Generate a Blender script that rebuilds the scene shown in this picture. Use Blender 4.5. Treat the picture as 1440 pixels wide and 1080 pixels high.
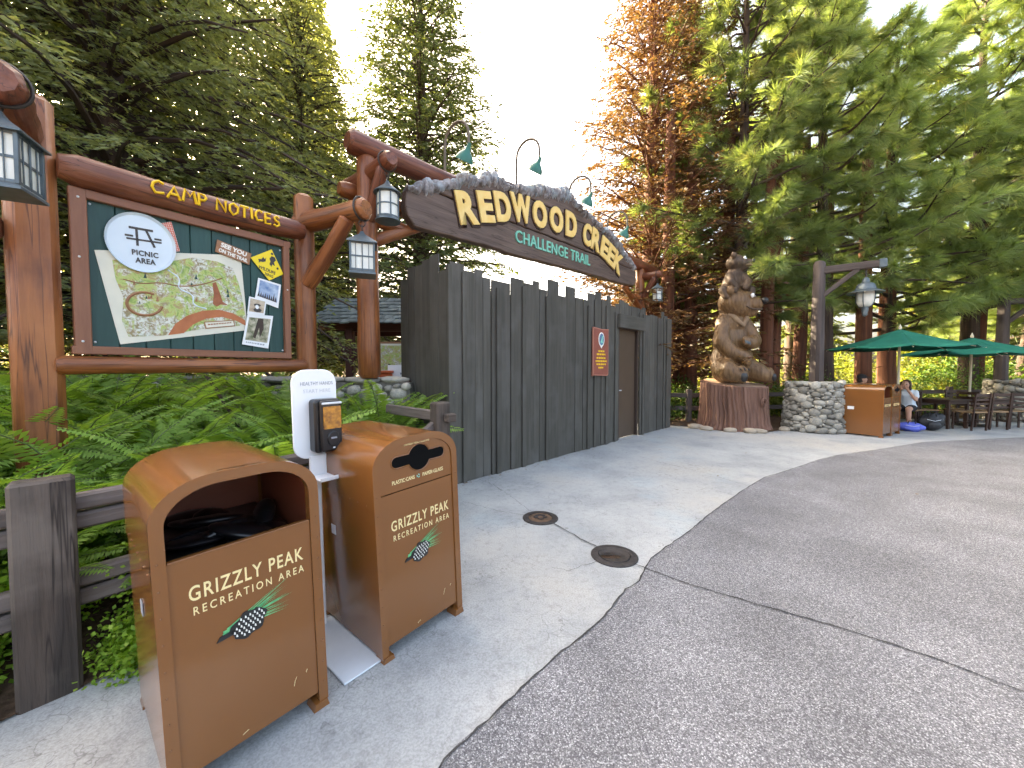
import bpy, bmesh, math, random
import numpy as np
from mathutils import Vector, Matrix, Euler
for o in list(bpy.data.objects): bpy.data.objects.remove(o, do_unlink=True)
scene = bpy.context.scene
COL = scene.collection
R = math.radians
# ------------------------------------------------------------------ camera, sky, sun, exposure
cam = bpy.data.cameras.new('camera'); camo = bpy.data.objects.new('camera', cam); COL.objects.link(camo)
cam.sensor_width = 36.0; cam.lens = 36.0 * 541.0 / 1440.0; cam.clip_start = 0.05; cam.clip_end = 600
camo.location = (0, 0, 1.5); camo.rotation_euler = (R(90 - 2.2), 0, 0)
scene.camera = camo
SUN_AZ, SUN_EL = R(-53.0), R(34.0)      # azimuth measured from the view axis (+Y), negative = left
world = bpy.data.worlds.new('World'); scene.world = world; world.use_nodes = True
wn = world.node_tree; wn.nodes.clear()
sky = wn.nodes.new('ShaderNodeTexSky'); sky.sky_type = 'NISHITA'; sky.sun_disc = False
sky.sun_elevation = SUN_EL; sky.sun_rotation = SUN_AZ
sky.air_density = 0.7; sky.dust_density = 8.0; sky.ozone_density = 1.0
bg = wn.nodes.new('ShaderNodeBackground'); bg.inputs['Strength'].default_value = 0.15
wo = wn.nodes.new('ShaderNodeOutputWorld')
wn.links.new(sky.outputs[0], bg.inputs[0]); wn.links.new(bg.outputs[0], wo.inputs[0])
sl = bpy.data.lights.new('sun', 'SUN'); sl.energy = 4.2; sl.angle = R(0.6); sl.color = (1.0, 0.93, 0.80)
so = bpy.data.objects.new('sun', sl); COL.objects.link(so)
sd = Vector((math.sin(SUN_AZ) * math.cos(SUN_EL), math.cos(SUN_AZ) * math.cos(SUN_EL), math.sin(SUN_EL)))
so.rotation_euler = sd.to_track_quat('Z', 'Y').to_euler(); so.location = (-8, 10, 30)
scene.view_settings.view_transform = 'Standard'; scene.view_settings.look = 'None'
scene.view_settings.gamma = 1.0; scene.view_settings.exposure = 3.4
scene.view_settings.use_white_balance = True; scene.view_settings.white_balance_temperature = 8100; scene.view_settings.white_balance_tint = 6
scene.cycles.use_denoising = True
scene.cycles.use_adaptive_sampling = True; scene.cycles.adaptive_threshold = 0.03
scene.cycles.max_bounces = 6; scene.cycles.diffuse_bounces = 4; scene.cycles.glossy_bounces = 3
scene.cycles.transmission_bounces = 4; scene.cycles.transparent_max_bounces = 6
scene.cycles.sample_clamp_indirect = 8.0
rng = random.Random(7); nrng = np.random.default_rng(7)

# ------------------------------------------------------------------ materials
def _n(nt, t, **k):
    n = nt.nodes.new(t)
    for a, b in k.items(): setattr(n, a, b)
    return n
def mat(name, col, col2=None, scale=6.0, stretch=(1, 1, 1), rough=0.6, bump=0.0, bscale=None, spec=0.4, metal=0.0,
        coord='gr', vary=0.0, detail=5.0, contrast=(0.35, 0.65), coat=0.0, dirt=None, dscale=1.5, emit=None, crack=None, rvar=0.0):
    m = bpy.data.materials.new(name); m.use_nodes = True; nt = m.node_tree; nt.nodes.clear()
    out = _n(nt, 'ShaderNodeOutputMaterial'); p = _n(nt, 'ShaderNodeBsdfPrincipled')
    nt.links.new(p.outputs[0], out.inputs[0])
    p.inputs['Roughness'].default_value = rough; p.inputs['Metallic'].default_value = metal
    p.inputs['Specular IOR Level'].default_value = spec
    p.inputs['Coat Weight'].default_value = coat; p.inputs['Coat Roughness'].default_value = 0.12
    if coord == 'gr':
        tc = _n(nt, 'ShaderNodeAttribute', attribute_name='gr'); src = tc.outputs['Vector']
    else:
        tc = _n(nt, 'ShaderNodeTexCoord'); src = tc.outputs['Object']
    mp = _n(nt, 'ShaderNodeMapping'); mp.inputs['Scale'].default_value = stretch
    nt.links.new(src, mp.inputs['Vector'])
    c = None
    if col2 is not None:
        nz = _n(nt, 'ShaderNodeTexNoise'); nz.inputs['Scale'].default_value = scale; nz.inputs['Detail'].default_value = detail
        nz.inputs['Roughness'].default_value = 0.62
        nt.links.new(mp.outputs[0], nz.inputs['Vector'])
        rp = _n(nt, 'ShaderNodeValToRGB'); rp.color_ramp.elements[0].position = contrast[0]; rp.color_ramp.elements[1].position = contrast[1]
        rp.color_ramp.elements[0].color = (*col, 1); rp.color_ramp.elements[1].color = (*col2, 1)
        nt.links.new(nz.outputs['Fac'], rp.inputs[0]); c = rp.outputs[0]
    else:
        rgb = _n(nt, 'ShaderNodeRGB'); rgb.outputs[0].default_value = (*col, 1); c = rgb.outputs[0]
    if dirt is not None:
        nz2 = _n(nt, 'ShaderNodeTexNoise'); nz2.inputs['Scale'].default_value = dscale; nz2.inputs['Detail'].default_value = 6
        nt.links.new(src, nz2.inputs['Vector'])
        rp2 = _n(nt, 'ShaderNodeValToRGB'); rp2.color_ramp.elements[0].position = 0.48; rp2.color_ramp.elements[1].position = 0.72
        nt.links.new(nz2.outputs['Fac'], rp2.inputs[0])
        mx = _n(nt, 'ShaderNodeMixRGB'); mx.inputs[2].default_value = (*dirt, 1)
        nt.links.new(rp2.outputs[0], mx.inputs[0]); nt.links.new(c, mx.inputs[1]); c = mx.outputs[0]
    if crack is not None:   # long drying checks along the grain
        mc = _n(nt, 'ShaderNodeMapping'); mc.inputs['Scale'].default_value = (11, 11, 0.45); nt.links.new(src, mc.inputs['Vector'])
        nc = _n(nt, 'ShaderNodeTexNoise'); nc.inputs['Scale'].default_value = 1.0; nc.inputs['Detail'].default_value = 3; nt.links.new(mc.outputs[0], nc.inputs['Vector'])
        rc = _n(nt, 'ShaderNodeValToRGB'); ee = rc.color_ramp.elements; ee[0].position = 0.485; ee[0].color = (0, 0, 0, 1); ee[1].position = 0.515; ee[1].color = (0, 0, 0, 1); e5 = ee.new(0.5); e5.color = (1, 1, 1, 1)
        nt.links.new(nc.outputs['Fac'], rc.inputs[0])
        mk = _n(nt, 'ShaderNodeMixRGB'); mk.inputs[2].default_value = (*crack, 1); nt.links.new(rc.outputs[0], mk.inputs[0]); nt.links.new(c, mk.inputs[1]); c = mk.outputs[0]
    if rvar > 0:
        nr = _n(nt, 'ShaderNodeTexNoise'); nr.inputs['Scale'].default_value = 5.0; nr.inputs['Detail'].default_value = 7; nr.inputs['Roughness'].default_value = .7; nt.links.new(src, nr.inputs['Vector'])
        mv = _n(nt, 'ShaderNodeMapRange'); mv.inputs['From Min'].default_value = .3; mv.inputs['From Max'].default_value = .7; mv.inputs['To Min'].default_value = rough - rvar; mv.inputs['To Max'].default_value = rough + rvar
        nt.links.new(nr.outputs['Fac'], mv.inputs['Value']); nt.links.new(mv.outputs[0], p.inputs['Roughness'])
    if vary > 0:
        oi = _n(nt, 'ShaderNodeObjectInfo'); mr = _n(nt, 'ShaderNodeMapRange')
        mr.inputs['To Min'].default_value = 1 - vary; mr.inputs['To Max'].default_value = 1 + vary
        nt.links.new(oi.outputs['Random'], mr.inputs['Value'])
        hs = _n(nt, 'ShaderNodeHueSaturation'); nt.links.new(mr.outputs[0], hs.inputs['Value']); nt.links.new(c, hs.inputs['Color']); c = hs.outputs[0]
    nt.links.new(c, p.inputs['Base Color'])
    if emit: p.inputs['Emission Color'].default_value = (*emit[0], 1); p.inputs['Emission Strength'].default_value = emit[1]
    if bump > 0:
        nb = _n(nt, 'ShaderNodeTexNoise'); nb.inputs['Scale'].default_value = bscale or scale * 2; nb.inputs['Detail'].default_value = 6
        nt.links.new(mp.outputs[0], nb.inputs['Vector'])
        b = _n(nt, 'ShaderNodeBump'); b.inputs['Strength'].default_value = bump; b.inputs['Distance'].default_value = 0.02
        nt.links.new(nb.outputs['Fac'], b.inputs['Height']); nt.links.new(b.outputs[0], p.inputs['Normal'])
    return m
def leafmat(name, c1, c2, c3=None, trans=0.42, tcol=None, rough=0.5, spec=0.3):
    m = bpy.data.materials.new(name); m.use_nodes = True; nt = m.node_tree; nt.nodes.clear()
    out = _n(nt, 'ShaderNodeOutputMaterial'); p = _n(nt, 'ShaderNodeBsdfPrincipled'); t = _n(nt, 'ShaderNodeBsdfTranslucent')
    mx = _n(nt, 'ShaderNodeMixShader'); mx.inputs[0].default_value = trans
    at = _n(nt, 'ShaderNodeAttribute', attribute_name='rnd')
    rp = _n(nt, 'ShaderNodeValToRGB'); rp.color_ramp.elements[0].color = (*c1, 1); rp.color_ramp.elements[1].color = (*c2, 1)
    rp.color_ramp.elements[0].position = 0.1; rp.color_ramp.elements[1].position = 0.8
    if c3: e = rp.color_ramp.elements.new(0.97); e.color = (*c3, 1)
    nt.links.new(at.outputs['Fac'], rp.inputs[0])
    oi = _n(nt, 'ShaderNodeObjectInfo'); mr = _n(nt, 'ShaderNodeMapRange')
    mr.inputs['To Min'].default_value = 0.82; mr.inputs['To Max'].default_value = 1.18
    nt.links.new(oi.outputs['Random'], mr.inputs['Value'])
    hs = _n(nt, 'ShaderNodeHueSaturation'); nt.links.new(mr.outputs[0], hs.inputs['Value']); nt.links.new(rp.outputs[0], hs.inputs['Color'])
    nt.links.new(hs.outputs[0], p.inputs['Base Color'])
    tm = _n(nt, 'ShaderNodeMixRGB', blend_type='MULTIPLY'); tm.inputs[0].default_value = 1.0
    tm.inputs[2].default_value = (*(tcol or (1.5, 1.35, 0.6)), 1)
    nt.links.new(hs.outputs[0], tm.inputs[1]); nt.links.new(tm.outputs[0], t.inputs[0])
    p.inputs['Roughness'].default_value = rough; p.inputs['Specular IOR Level'].default_value = spec
    nt.links.new(p.outputs[0], mx.inputs[1]); nt.links.new(t.outputs[0], mx.inputs[2]); nt.links.new(mx.outputs[0], out.inputs[0])
    return m
ST = (9, 9, 0.8)
M = {}
M['log'] = mat('log_wood', (0.26, 0.085, 0.026), (0.13, 0.038, 0.014), scale=2.2, stretch=ST, rough=0.42, bump=0.45, bscale=3, vary=0.12, coat=0.08, dirt=(0.33, 0.12, 0.04), crack=(0.085, 0.028, 0.012), rvar=.12)
M['log_red'] = mat('red_log_wood', (0.20, 0.062, 0.030), (0.10, 0.028, 0.015), scale=2.2, stretch=ST, rough=0.42, bump=0.45, bscale=3, vary=0.1, coat=0.08, dirt=(0.25, 0.10, 0.055), crack=(0.055, 0.020, 0.012), rvar=.12)
M['log_end'] = mat('log_end_grain', (0.16, 0.06, 0.035), (0.09, 0.03, 0.018), scale=14, rough=0.6, bump=0.3)
M['frame'] = mat('board_frame_paint', (0.24, 0.10, 0.055), (0.19, 0.075, 0.042), scale=3, stretch=ST, rough=0.5, bump=0.1)
M['green_plank'] = mat('dark_green_paint', (0.008, 0.045, 0.042), (0.013, 0.058, 0.052), scale=3, stretch=ST, rough=0.5, bump=0.12, vary=0.12)
M['stockade'] = mat('grey_stain_plank', (0.088, 0.081, 0.068), (0.060, 0.056, 0.047), scale=1.6, stretch=(10, 10, 0.6), rough=0.7, bump=0.3, bscale=3.2, vary=0.13, spec=0.25, dirt=(0.098, 0.092, 0.082), dscale=2.2)
M['door'] = mat('brown_door_paint', (0.085, 0.055, 0.036), (0.075, 0.048, 0.031), scale=3, rough=0.42, spec=0.4)
M['door_trim'] = mat('brown_trim', (0.055, 0.035, 0.026), (0.04, 0.026, 0.02), scale=4, stretch=ST, rough=0.6)
M['old_post'] = mat('weathered_post', (0.10, 0.072, 0.056), (0.045, 0.034, 0.028), scale=1.5, stretch=(8, 8, 0.7), rough=0.75, bump=0.6, bscale=3, vary=0.12, dirt=(0.15, 0.12, 0.10), dscale=3, crack=(0.025, 0.018, 0.015))
M['old_rail'] = mat('weathered_rail', (0.17, 0.135, 0.12), (0.085, 0.066, 0.058), scale=1.5, stretch=(8, 8, 0.7), rough=0.75, bump=0.5, bscale=3, vary=0.12)
M['can'] = mat('bronze_paint', (0.205, 0.077, 0.021), rough=0.21, spec=0.5, coat=0.5)
M['can_in'] = mat('can_inside_red', (0.19, 0.05, 0.025), rough=0.45)
M['black_bag'] = mat('black_liner', (0.006, 0.006, 0.007), rough=0.28, spec=0.5)
M['black'] = mat('black_plastic', (0.010, 0.010, 0.011), rough=0.28, spec=0.5)
M['black_matt'] = mat('black_void', (0.004, 0.004, 0.004), rough=0.9, spec=0.1)
M['white'] = mat('white_plastic', (0.80, 0.81, 0.82), rough=0.35)
M['plate_grey'] = mat('pale_steel_plate', (0.62, 0.66, 0.70), (0.58, 0.62, 0.66), scale=9, rough=0.35)
M['cream'] = mat('cream_lettering', (0.82, 0.66, 0.33), rough=0.5)
M['yellow_letter'] = mat('yellow_letter', (0.76, 0.50, 0.14), (0.82, 0.60, 0.24), scale=5, rough=0.5)
M['bright_yellow'] = mat('bright_yellow', (0.82, 0.50, 0.02), rough=0.5)
M['letter_edge'] = mat('letter_outline', (0.035, 0.016, 0.010), rough=0.6)
M['mint'] = mat('mint_letter', (0.16, 0.50, 0.38), (0.20, 0.55, 0.43), scale=6, rough=0.5)
M['sign'] = mat('sign_wood', (0.145, 0.098, 0.078), (0.085, 0.056, 0.045), scale=1.6, stretch=(8, 8, 0.7), rough=0.65, bump=0.5, bscale=2.6, vary=0.05, crack=(0.045, 0.028, 0.022))
M['crest'] = mat('frosted_crest', (0.33, 0.32, 0.33), (0.14, 0.125, 0.125), scale=14, rough=0.8, bump=0.6, bscale=30, dirt=(0.36, 0.45, 0.50), dscale=4, coord='obj')
M['metal_blue'] = mat('lantern_metal', (0.075, 0.10, 0.115), (0.12, 0.15, 0.165), scale=8, rough=0.42, metal=0.4, bump=0.08)
M['metal_dark'] = mat('dark_iron', (0.045, 0.04, 0.036), (0.07, 0.06, 0.055), scale=12, rough=0.5, metal=0.5)
M['pane'] = mat('frosted_pane', (0.70, 0.71, 0.66), (0.60, 0.62, 0.57), scale=7, rough=0.3, spec=0.5)
M['lamp_green'] = mat('enamel_green', (0.010, 0.115, 0.085), (0.014, 0.14, 0.10), scale=5, rough=0.35, spec=0.5)
M['rust_stem'] = mat('rusty_stem', (0.10, 0.075, 0.05), (0.15, 0.12, 0.085), scale=14, rough=0.5)
M['stone'] = mat('river_stone', (0.34, 0.325, 0.285), (0.20, 0.19, 0.168), scale=5, rough=0.75, bump=0.3, bscale=18, vary=0.42, coord='obj', dirt=(0.38, 0.34, 0.26), dscale=2.0)
M['mortar'] = mat('mortar', (0.14, 0.13, 0.115), (0.09, 0.085, 0.075), scale=20, rough=0.9, bump=0.4, coord='obj')
M['bear'] = mat('carved_wood', (0.180, 0.102, 0.046), (0.088, 0.047, 0.021), scale=2.2, stretch=(8, 8, 1.2), rough=0.42, bump=0.6, bscale=3.5, coord='obj', spec=0.35)
M['bear_dark'] = mat('dark_carved_wood', (0.105, 0.065, 0.040), (0.050, 0.031, 0.020), scale=1.8, stretch=(7, 7, 1.0), rough=0.55, bump=0.75, bscale=3.5, coord='obj', spec=0.35)
M['bear_pale'] = mat('pale_carved_wood', (0.25, 0.165, 0.095), (0.17, 0.105, 0.06), scale=3, rough=0.6, coord='obj')
M['bark'] = mat('stump_bark', (0.215, 0.112, 0.078), (0.110, 0.055, 0.038), scale=1.4, stretch=(10, 10, 0.8), rough=0.85, bump=0.8, bscale=2.4, coord='obj')
M['stump_top'] = mat('cut_wood', (0.42, 0.27, 0.18), (0.33, 0.20, 0.13), scale=7, rough=0.7, bump=0.2, coord='obj')
M['trunk'] = mat('conifer_bark', (0.085, 0.055, 0.040), (0.035, 0.024, 0.019), scale=1.3, stretch=(9, 9, 0.8), rough=0.9, bump=0.8, bscale=2.5, vary=0.2)
M['trunk_red'] = mat('redwood_bark', (0.17, 0.065, 0.034), (0.075, 0.028, 0.016), scale=1.3, stretch=(9, 9, 0.5), rough=0.9, bump=0.8, bscale=2.5, vary=0.2)
M['lamp_post'] = mat('grey_lamp_timber', (0.095, 0.072, 0.064), (0.05, 0.038, 0.034), scale=1.5, stretch=(9, 9, 0.7), rough=0.75, bump=0.4, bscale=3)
M['canvas'] = mat('green_canvas', (0.009, 0.125, 0.085), (0.012, 0.15, 0.10), scale=3, rough=0.75, spec=0.2)
M['pole'] = mat('pale_pole', (0.58, 0.52, 0.38), rough=0.4)
M['chair'] = mat('dark_chair_wood', (0.060, 0.030, 0.020), (0.035, 0.018, 0.013), scale=2, stretch=ST, rough=0.5, vary=0.1)
M['seat'] = mat('tan_seat', (0.30, 0.19, 0.10), (0.22, 0.135, 0.07), scale=4, rough=0.6)
M['skin'] = mat('skin', (0.46, 0.25, 0.17), rough=0.5, coord='obj')
M['hair'] = mat('dark_hair', (0.022, 0.015, 0.012), (0.04, 0.026, 0.018), scale=30, rough=0.5, coord='obj')
M['shirt_blue'] = mat('pale_blue_shirt', (0.55, 0.63, 0.70), (0.62, 0.69, 0.74), scale=6, rough=0.85, coord='obj')
M['shirt_tan'] = mat('tan_shirt', (0.50, 0.42, 0.26), rough=0.85, coord='obj')
M['shorts'] = mat('black_cloth', (0.012, 0.012, 0.014), rough=0.85, coord='obj')
M['cap'] = mat('dark_cap', (0.028, 0.027, 0.03), rough=0.8, coord='obj')
M['bag_blue'] = mat('blue_nylon', (0.09, 0.12, 0.50), (0.12, 0.16, 0.58), scale=5, rough=0.5, coord='obj')
M['bag_black'] = mat('black_nylon', (0.012, 0.013, 0.015), (0.03, 0.03, 0.033), scale=9, rough=0.5, coord='obj')
M['iron'] = mat('cast_iron', (0.055, 0.048, 0.046), (0.032, 0.028, 0.027), scale=22, rough=0.6, metal=0.3, bump=0.3, coord='obj')
M['bronze'] = mat('worn_bronze', (0.21, 0.13, 0.085), (0.11, 0.075, 0.052), scale=10, rough=0.5, metal=0.5, bump=0.4, bscale=30, coord='obj')
M['crack'] = mat('crack_dirt', (0.045, 0.043, 0.042), (0.08, 0.077, 0.075), scale=20, rough=0.95, coord='obj', spec=0.1)
M['soil'] = mat('mulch_soil', (0.050, 0.032, 0.021), (0.11, 0.068, 0.044), scale=14, rough=0.95, bump=0.7, bscale=30, coord='obj', spec=0.1)
M['shingle'] = mat('grey_green_shingle', (0.14, 0.17, 0.165), (0.085, 0.10, 0.10), scale=6, rough=0.8, vary=0.25)
M['dark_red'] = mat('dark_red_timber', (0.085, 0.022, 0.016), (0.055, 0.015, 0.011), scale=2, stretch=ST, rough=0.55)
M['orange'] = mat('orange_plastic', (0.52, 0.10, 0.03), rough=0.45)
M['paper'] = mat('poster_paper', (0.66, 0.64, 0.54), (0.60, 0.59, 0.50), scale=6, rough=0.55)
M['photo_white'] = mat('photo_border', (0.74, 0.76, 0.78), rough=0.4)
M['plate_blue'] = mat('enamel_plate', (0.60, 0.69, 0.76), (0.56, 0.65, 0.73), scale=3, rough=0.3)
M['charcoal'] = mat('charcoal_print', (0.055, 0.05, 0.048), rough=0.6)
M['text_grey'] = mat('grey_print', (0.28, 0.30, 0.34), rough=0.6)
M['text_pale'] = mat('pale_grey_print', (0.55, 0.57, 0.60), rough=0.6)
M['placard'] = mat('placard_wood', (0.33, 0.165, 0.085), (0.26, 0.12, 0.06), scale=3, stretch=ST, rough=0.6)
M['white_print'] = mat('white_print', (0.78, 0.76, 0.70), rough=0.6)
M['sign_yellow'] = mat('road_sign_yellow', (0.82, 0.62, 0.02), rough=0.4)
M['notice_red'] = mat('notice_red', (0.26, 0.075, 0.050), (0.21, 0.058, 0.040), scale=5, rough=0.6, bump=0.2)
M['notice_edge'] = mat('notice_edge', (0.40, 0.16, 0.11), rough=0.6)
M['emblem_blue'] = mat('emblem_blue', (0.07, 0.24, 0.33), (0.12, 0.08, 0.22), scale=6, rough=0.5)
M['liquid'] = mat('amber_window', (0.62, 0.26, 0.03), (0.20, 0.07, 0.01), scale=26, rough=0.25, spec=0.6)
M['cone_black'] = mat('pinecone_black', (0.018, 0.018, 0.018), rough=0.6)
M['needle_print'] = mat('needle_print', (0.05, 0.33, 0.13), (0.16, 0.52, 0.22), scale=40, rough=0.6)
M['litter'] = mat('leaf_litter', (0.14, 0.075, 0.035), (0.24, 0.15, 0.07), scale=30, rough=0.9, coord='obj')
M['rock'] = mat('tan_rock', (0.40, 0.33, 0.25), (0.30, 0.25, 0.19), scale=4, rough=0.85, bump=0.3, coord='obj', vary=0.1)
M['clay'] = mat('tree_print_red', (0.33, 0.11, 0.05), (0.22, 0.07, 0.03), scale=12, rough=0.6)
M['path_print'] = mat('path_print', (0.45, 0.15, 0.06), (0.36, 0.11, 0.045), scale=9, rough=0.6)
# foliage
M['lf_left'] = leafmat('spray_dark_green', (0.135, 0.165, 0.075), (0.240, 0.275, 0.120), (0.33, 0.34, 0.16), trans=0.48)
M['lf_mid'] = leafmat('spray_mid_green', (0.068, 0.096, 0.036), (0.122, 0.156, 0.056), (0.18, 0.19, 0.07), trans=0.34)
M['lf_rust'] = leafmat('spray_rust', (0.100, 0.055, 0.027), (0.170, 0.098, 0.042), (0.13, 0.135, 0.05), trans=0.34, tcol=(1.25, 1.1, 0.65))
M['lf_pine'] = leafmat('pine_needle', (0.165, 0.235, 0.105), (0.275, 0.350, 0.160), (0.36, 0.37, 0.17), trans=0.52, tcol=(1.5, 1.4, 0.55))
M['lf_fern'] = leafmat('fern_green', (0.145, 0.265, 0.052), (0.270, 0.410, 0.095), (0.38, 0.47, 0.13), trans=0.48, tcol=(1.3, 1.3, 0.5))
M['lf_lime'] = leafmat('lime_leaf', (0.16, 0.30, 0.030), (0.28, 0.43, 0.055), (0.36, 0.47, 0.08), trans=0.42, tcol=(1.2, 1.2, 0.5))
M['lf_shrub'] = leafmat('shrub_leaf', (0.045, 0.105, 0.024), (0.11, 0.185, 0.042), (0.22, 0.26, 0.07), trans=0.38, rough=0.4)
M['lf_sun_tint'] = leafmat('sun_tint_leaf', (0.11, 0.150, 0.030), (0.21, 0.235, 0.050), (0.33, 0.29, 0.07), trans=0.45)  # sunlight on the background foliage is put into this yellow leaf colour
M['stem_green'] = mat('green_stem', (0.10, 0.13, 0.04), rough=0.6)
# ------------------------------------------------------------------ mesh helpers
class MB:
    def __init__(s): s.v = []; s.f = []; s.g = []
    def add(s, v, f, g=None):
        o = len(s.v); s.v += [tuple(p) for p in v]; s.f += [tuple(i + o for i in q) for q in f]
        s.g += [tuple(p) for p in (g if g is not None else v)]
        return s
    def box(s, c, size, rot=None, b=0.004, taper=None):
        hx, hy, hz = [d / 2 for d in size]; b = min(b, hx * .45, hy * .45, hz * .45)
        V = []; idx = {}
        for sx in (-1, 1):
            for sy in (-1, 1):
                for sz in (-1, 1):
                    for k, p in enumerate(((sx * hx, sy * (hy - b), sz * (hz - b)), (sx * (hx - b), sy * hy, sz * (hz - b)), (sx * (hx - b), sy * (hy - b), sz * hz))):
                        idx[sx, sy, sz, k] = len(V); V.append(p)
        F = []
        I = lambda a, c_, d, k: idx[a, c_, d, k]
        for t in (-1, 1):
            F.append((I(t, -1, -1, 0), I(t, 1, -1, 0), I(t, 1, 1, 0), I(t, -1, 1, 0)))
            F.append((I(-1, t, -1, 1), I(1, t, -1, 1), I(1, t, 1, 1), I(-1, t, 1, 1)))
            F.append((I(-1, -1, t, 2), I(1, -1, t, 2), I(1, 1, t, 2), I(-1, 1, t, 2)))
            for u in (-1, 1):
                F.append((I(t, u, -1, 0), I(t, u, 1, 0), I(t, u, 1, 1), I(t, u, -1, 1)))
                F.append((I(t, -1, u, 0), I(t, 1, u, 0), I(t, 1, u, 2), I(t, -1, u, 2)))
                F.append((I(-1, t, u, 1), I(1, t, u, 1), I(1, t, u, 2), I(-1, t, u, 2)))
                for w in (-1, 1): F.append((I(t, u, w, 0), I(t, u, w, 1), I(t, u, w, 2)))
        r = rng.uniform(-5, 5)
        ax = max(range(3), key=lambda i: size[i])
        def gr(p):
            q = list(p); q[ax], q[2] = q[2], q[ax]
            return (q[0] + r, q[1] + r, q[2] + r * 3)
        G = [gr(p) for p in V]
        if taper: V = [(p[0] * (taper if p[2] > 0 else 1), p[1] * (taper if p[2] > 0 else 1), p[2]) for p in V]
        rm = rot if rot is not None else Matrix.Identity(3)
        if isinstance(rm, Euler): rm = rm.to_matrix()
        c = Vector(c)
        return s.add([rm @ Vector(p) + c for p in V], F, G)
    def tube(s, pts, rad, n=10, cap=True, wob=0.0, seed=0, chamfer=0.0):
        pts = [Vector(p) for p in pts]
        if not hasattr(rad, '__len__'): rad = [rad] * len(pts)
        rad = list(rad)
        if chamfer > 0:
            d0 = (pts[1] - pts[0]).normalized(); d1 = (pts[-1] - pts[-2]).normalized()
            pts = [pts[0], pts[0] + d0 * chamfer] + pts[1:-1] + [pts[-1] - d1 * chamfer, pts[-1]]
            rad = [rad[0] * .72, rad[0]] + rad[1:-1] + [rad[-1], rad[-1] * .72]
        rr = random.Random(seed * 77 + len(s.v)); off = rr.uniform(-9, 9)
        t0 = (pts[1] - pts[0]).normalized(); up = Vector((0, 0, 1)) if abs(t0.z) < .9 else Vector((1, 0, 0))
        nx = t0.cross(up).normalized(); V = []; G = []; F = []; acc = 0
        for i, p in enumerate(pts):
            t = ((pts[i + 1] - p) if i < len(pts) - 1 else (p - pts[i - 1]))
            if 0 < i < len(pts) - 1: t = (pts[i + 1] - pts[i - 1])
            t = t.normalized(); nx = (nx - t * nx.dot(t)).normalized(); ny = t.cross(nx)
            if i: acc += (p - pts[i - 1]).length
            for k in range(n):
                a = 2 * math.pi * k / n; r = rad[i] * (1 + (rr.uniform(-wob, wob) if wob else 0))
                V.append(p + nx * (math.cos(a) * r) + ny * (math.sin(a) * r)); G.append((math.cos(a) * rad[i] + off, math.sin(a) * rad[i] + off, acc + off * 2))
            if i:
                for k in range(n):
                    F.append(((i - 1) * n + k, (i - 1) * n + (k + 1) % n, i * n + (k + 1) % n, i * n + k))
        if cap: F.append(tuple(range(n))[::-1]); F.append(tuple((len(pts) - 1) * n + k for k in range(n)))
        return s.add(V, F, G)
    def log(s, a, b, r0, r1=None, n=14, seg=7, wob=0.035, ch=0.05):
        a = Vector(a); b = Vector(b); r1 = r1 or r0; pts = []; rad = []
        side = (b - a).cross(Vector((.3, .5, .8))).normalized(); k = rng.uniform(-1, 1) * r0 * .16
        for i in range(seg + 1):
            t = i / seg; pts.append(a.lerp(b, t) + side * k * math.sin(t * math.pi)); rad.append((r0 + (r1 - r0) * t) * rng.uniform(.96, 1.03))
        return s.tube(pts, rad, n, True, wob, rng.randint(0, 999), ch)
    def lathe(s, prof, n=24, M4=None, ang0=0.0):
        V = []; F = []
        for r, z in prof:
            for k in range(n):
                a = 2 * math.pi * k / n + ang0; V.append(Vector((r * math.cos(a), r * math.sin(a), z)))
        for i in range(1, len(prof)):
            for k in range(n): F.append(((i - 1) * n + k, (i - 1) * n + (k + 1) % n, i * n + (k + 1) % n, i * n + k))
        if prof[0][0] > 1e-5: F.append(tuple(range(n))[::-1])
        if prof[-1][0] > 1e-5: F.append(tuple((len(prof) - 1) * n + k for k in range(n)))
        G = [tuple(p) for p in V]
        if M4 is not None: V = [M4 @ p for p in V]
        return s.add(V, F, G)
    def prism(s, poly, y0, y1, M4=None):
        """polygon in (x, z), extruded from y0 to y1"""
        n = len(poly); V = [Vector((x, y0, z)) for x, z in poly] + [Vector((x, y1, z)) for x, z in poly]
        F = [tuple(range(n)), tuple(range(n, 2 * n))[::-1]] + [(i, i + n, (i + 1) % n + n, (i + 1) % n) for i in range(n)]
        r = rng.uniform(-5, 5); G = [(p.z + r, p.y + r, p.x + r) for p in V]
        if M4 is not None: V = [M4 @ p for p in V]
        return s.add(V, F, G)
    def ball(s, c, r, n=12, m=8, rot=None):
        if not hasattr(r, '__len__'): r = (r, r, r)
        V = []; F = []; rm = rot.to_matrix() if isinstance(rot, Euler) else (rot or Matrix.Identity(3)); c = Vector(c)
        V.append(Vector((0, 0, -1)))
        for i in range(1, m):
            t = -math.pi / 2 + math.pi * i / m
            for k in range(n): a = 2 * math.pi * k / n; V.append(Vector((math.cos(t) * math.cos(a), math.cos(t) * math.sin(a), math.sin(t))))
        V.append(Vector((0, 0, 1))); T = len(V) - 1
        for k in range(n):
            F.append((0, 1 + (k + 1) % n, 1 + k)); F.append((T, 1 + (m - 2) * n + k, 1 + (m - 2) * n + (k + 1) % n))
            for i in range(m - 2): F.append((1 + i * n + k, 1 + i * n + (k + 1) % n, 1 + (i + 1) * n + (k + 1) % n, 1 + (i + 1) * n + k))
        return s.add([rm @ Vector((p.x * r[0], p.y * r[1], p.z * r[2])) + c for p in V], F)
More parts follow.
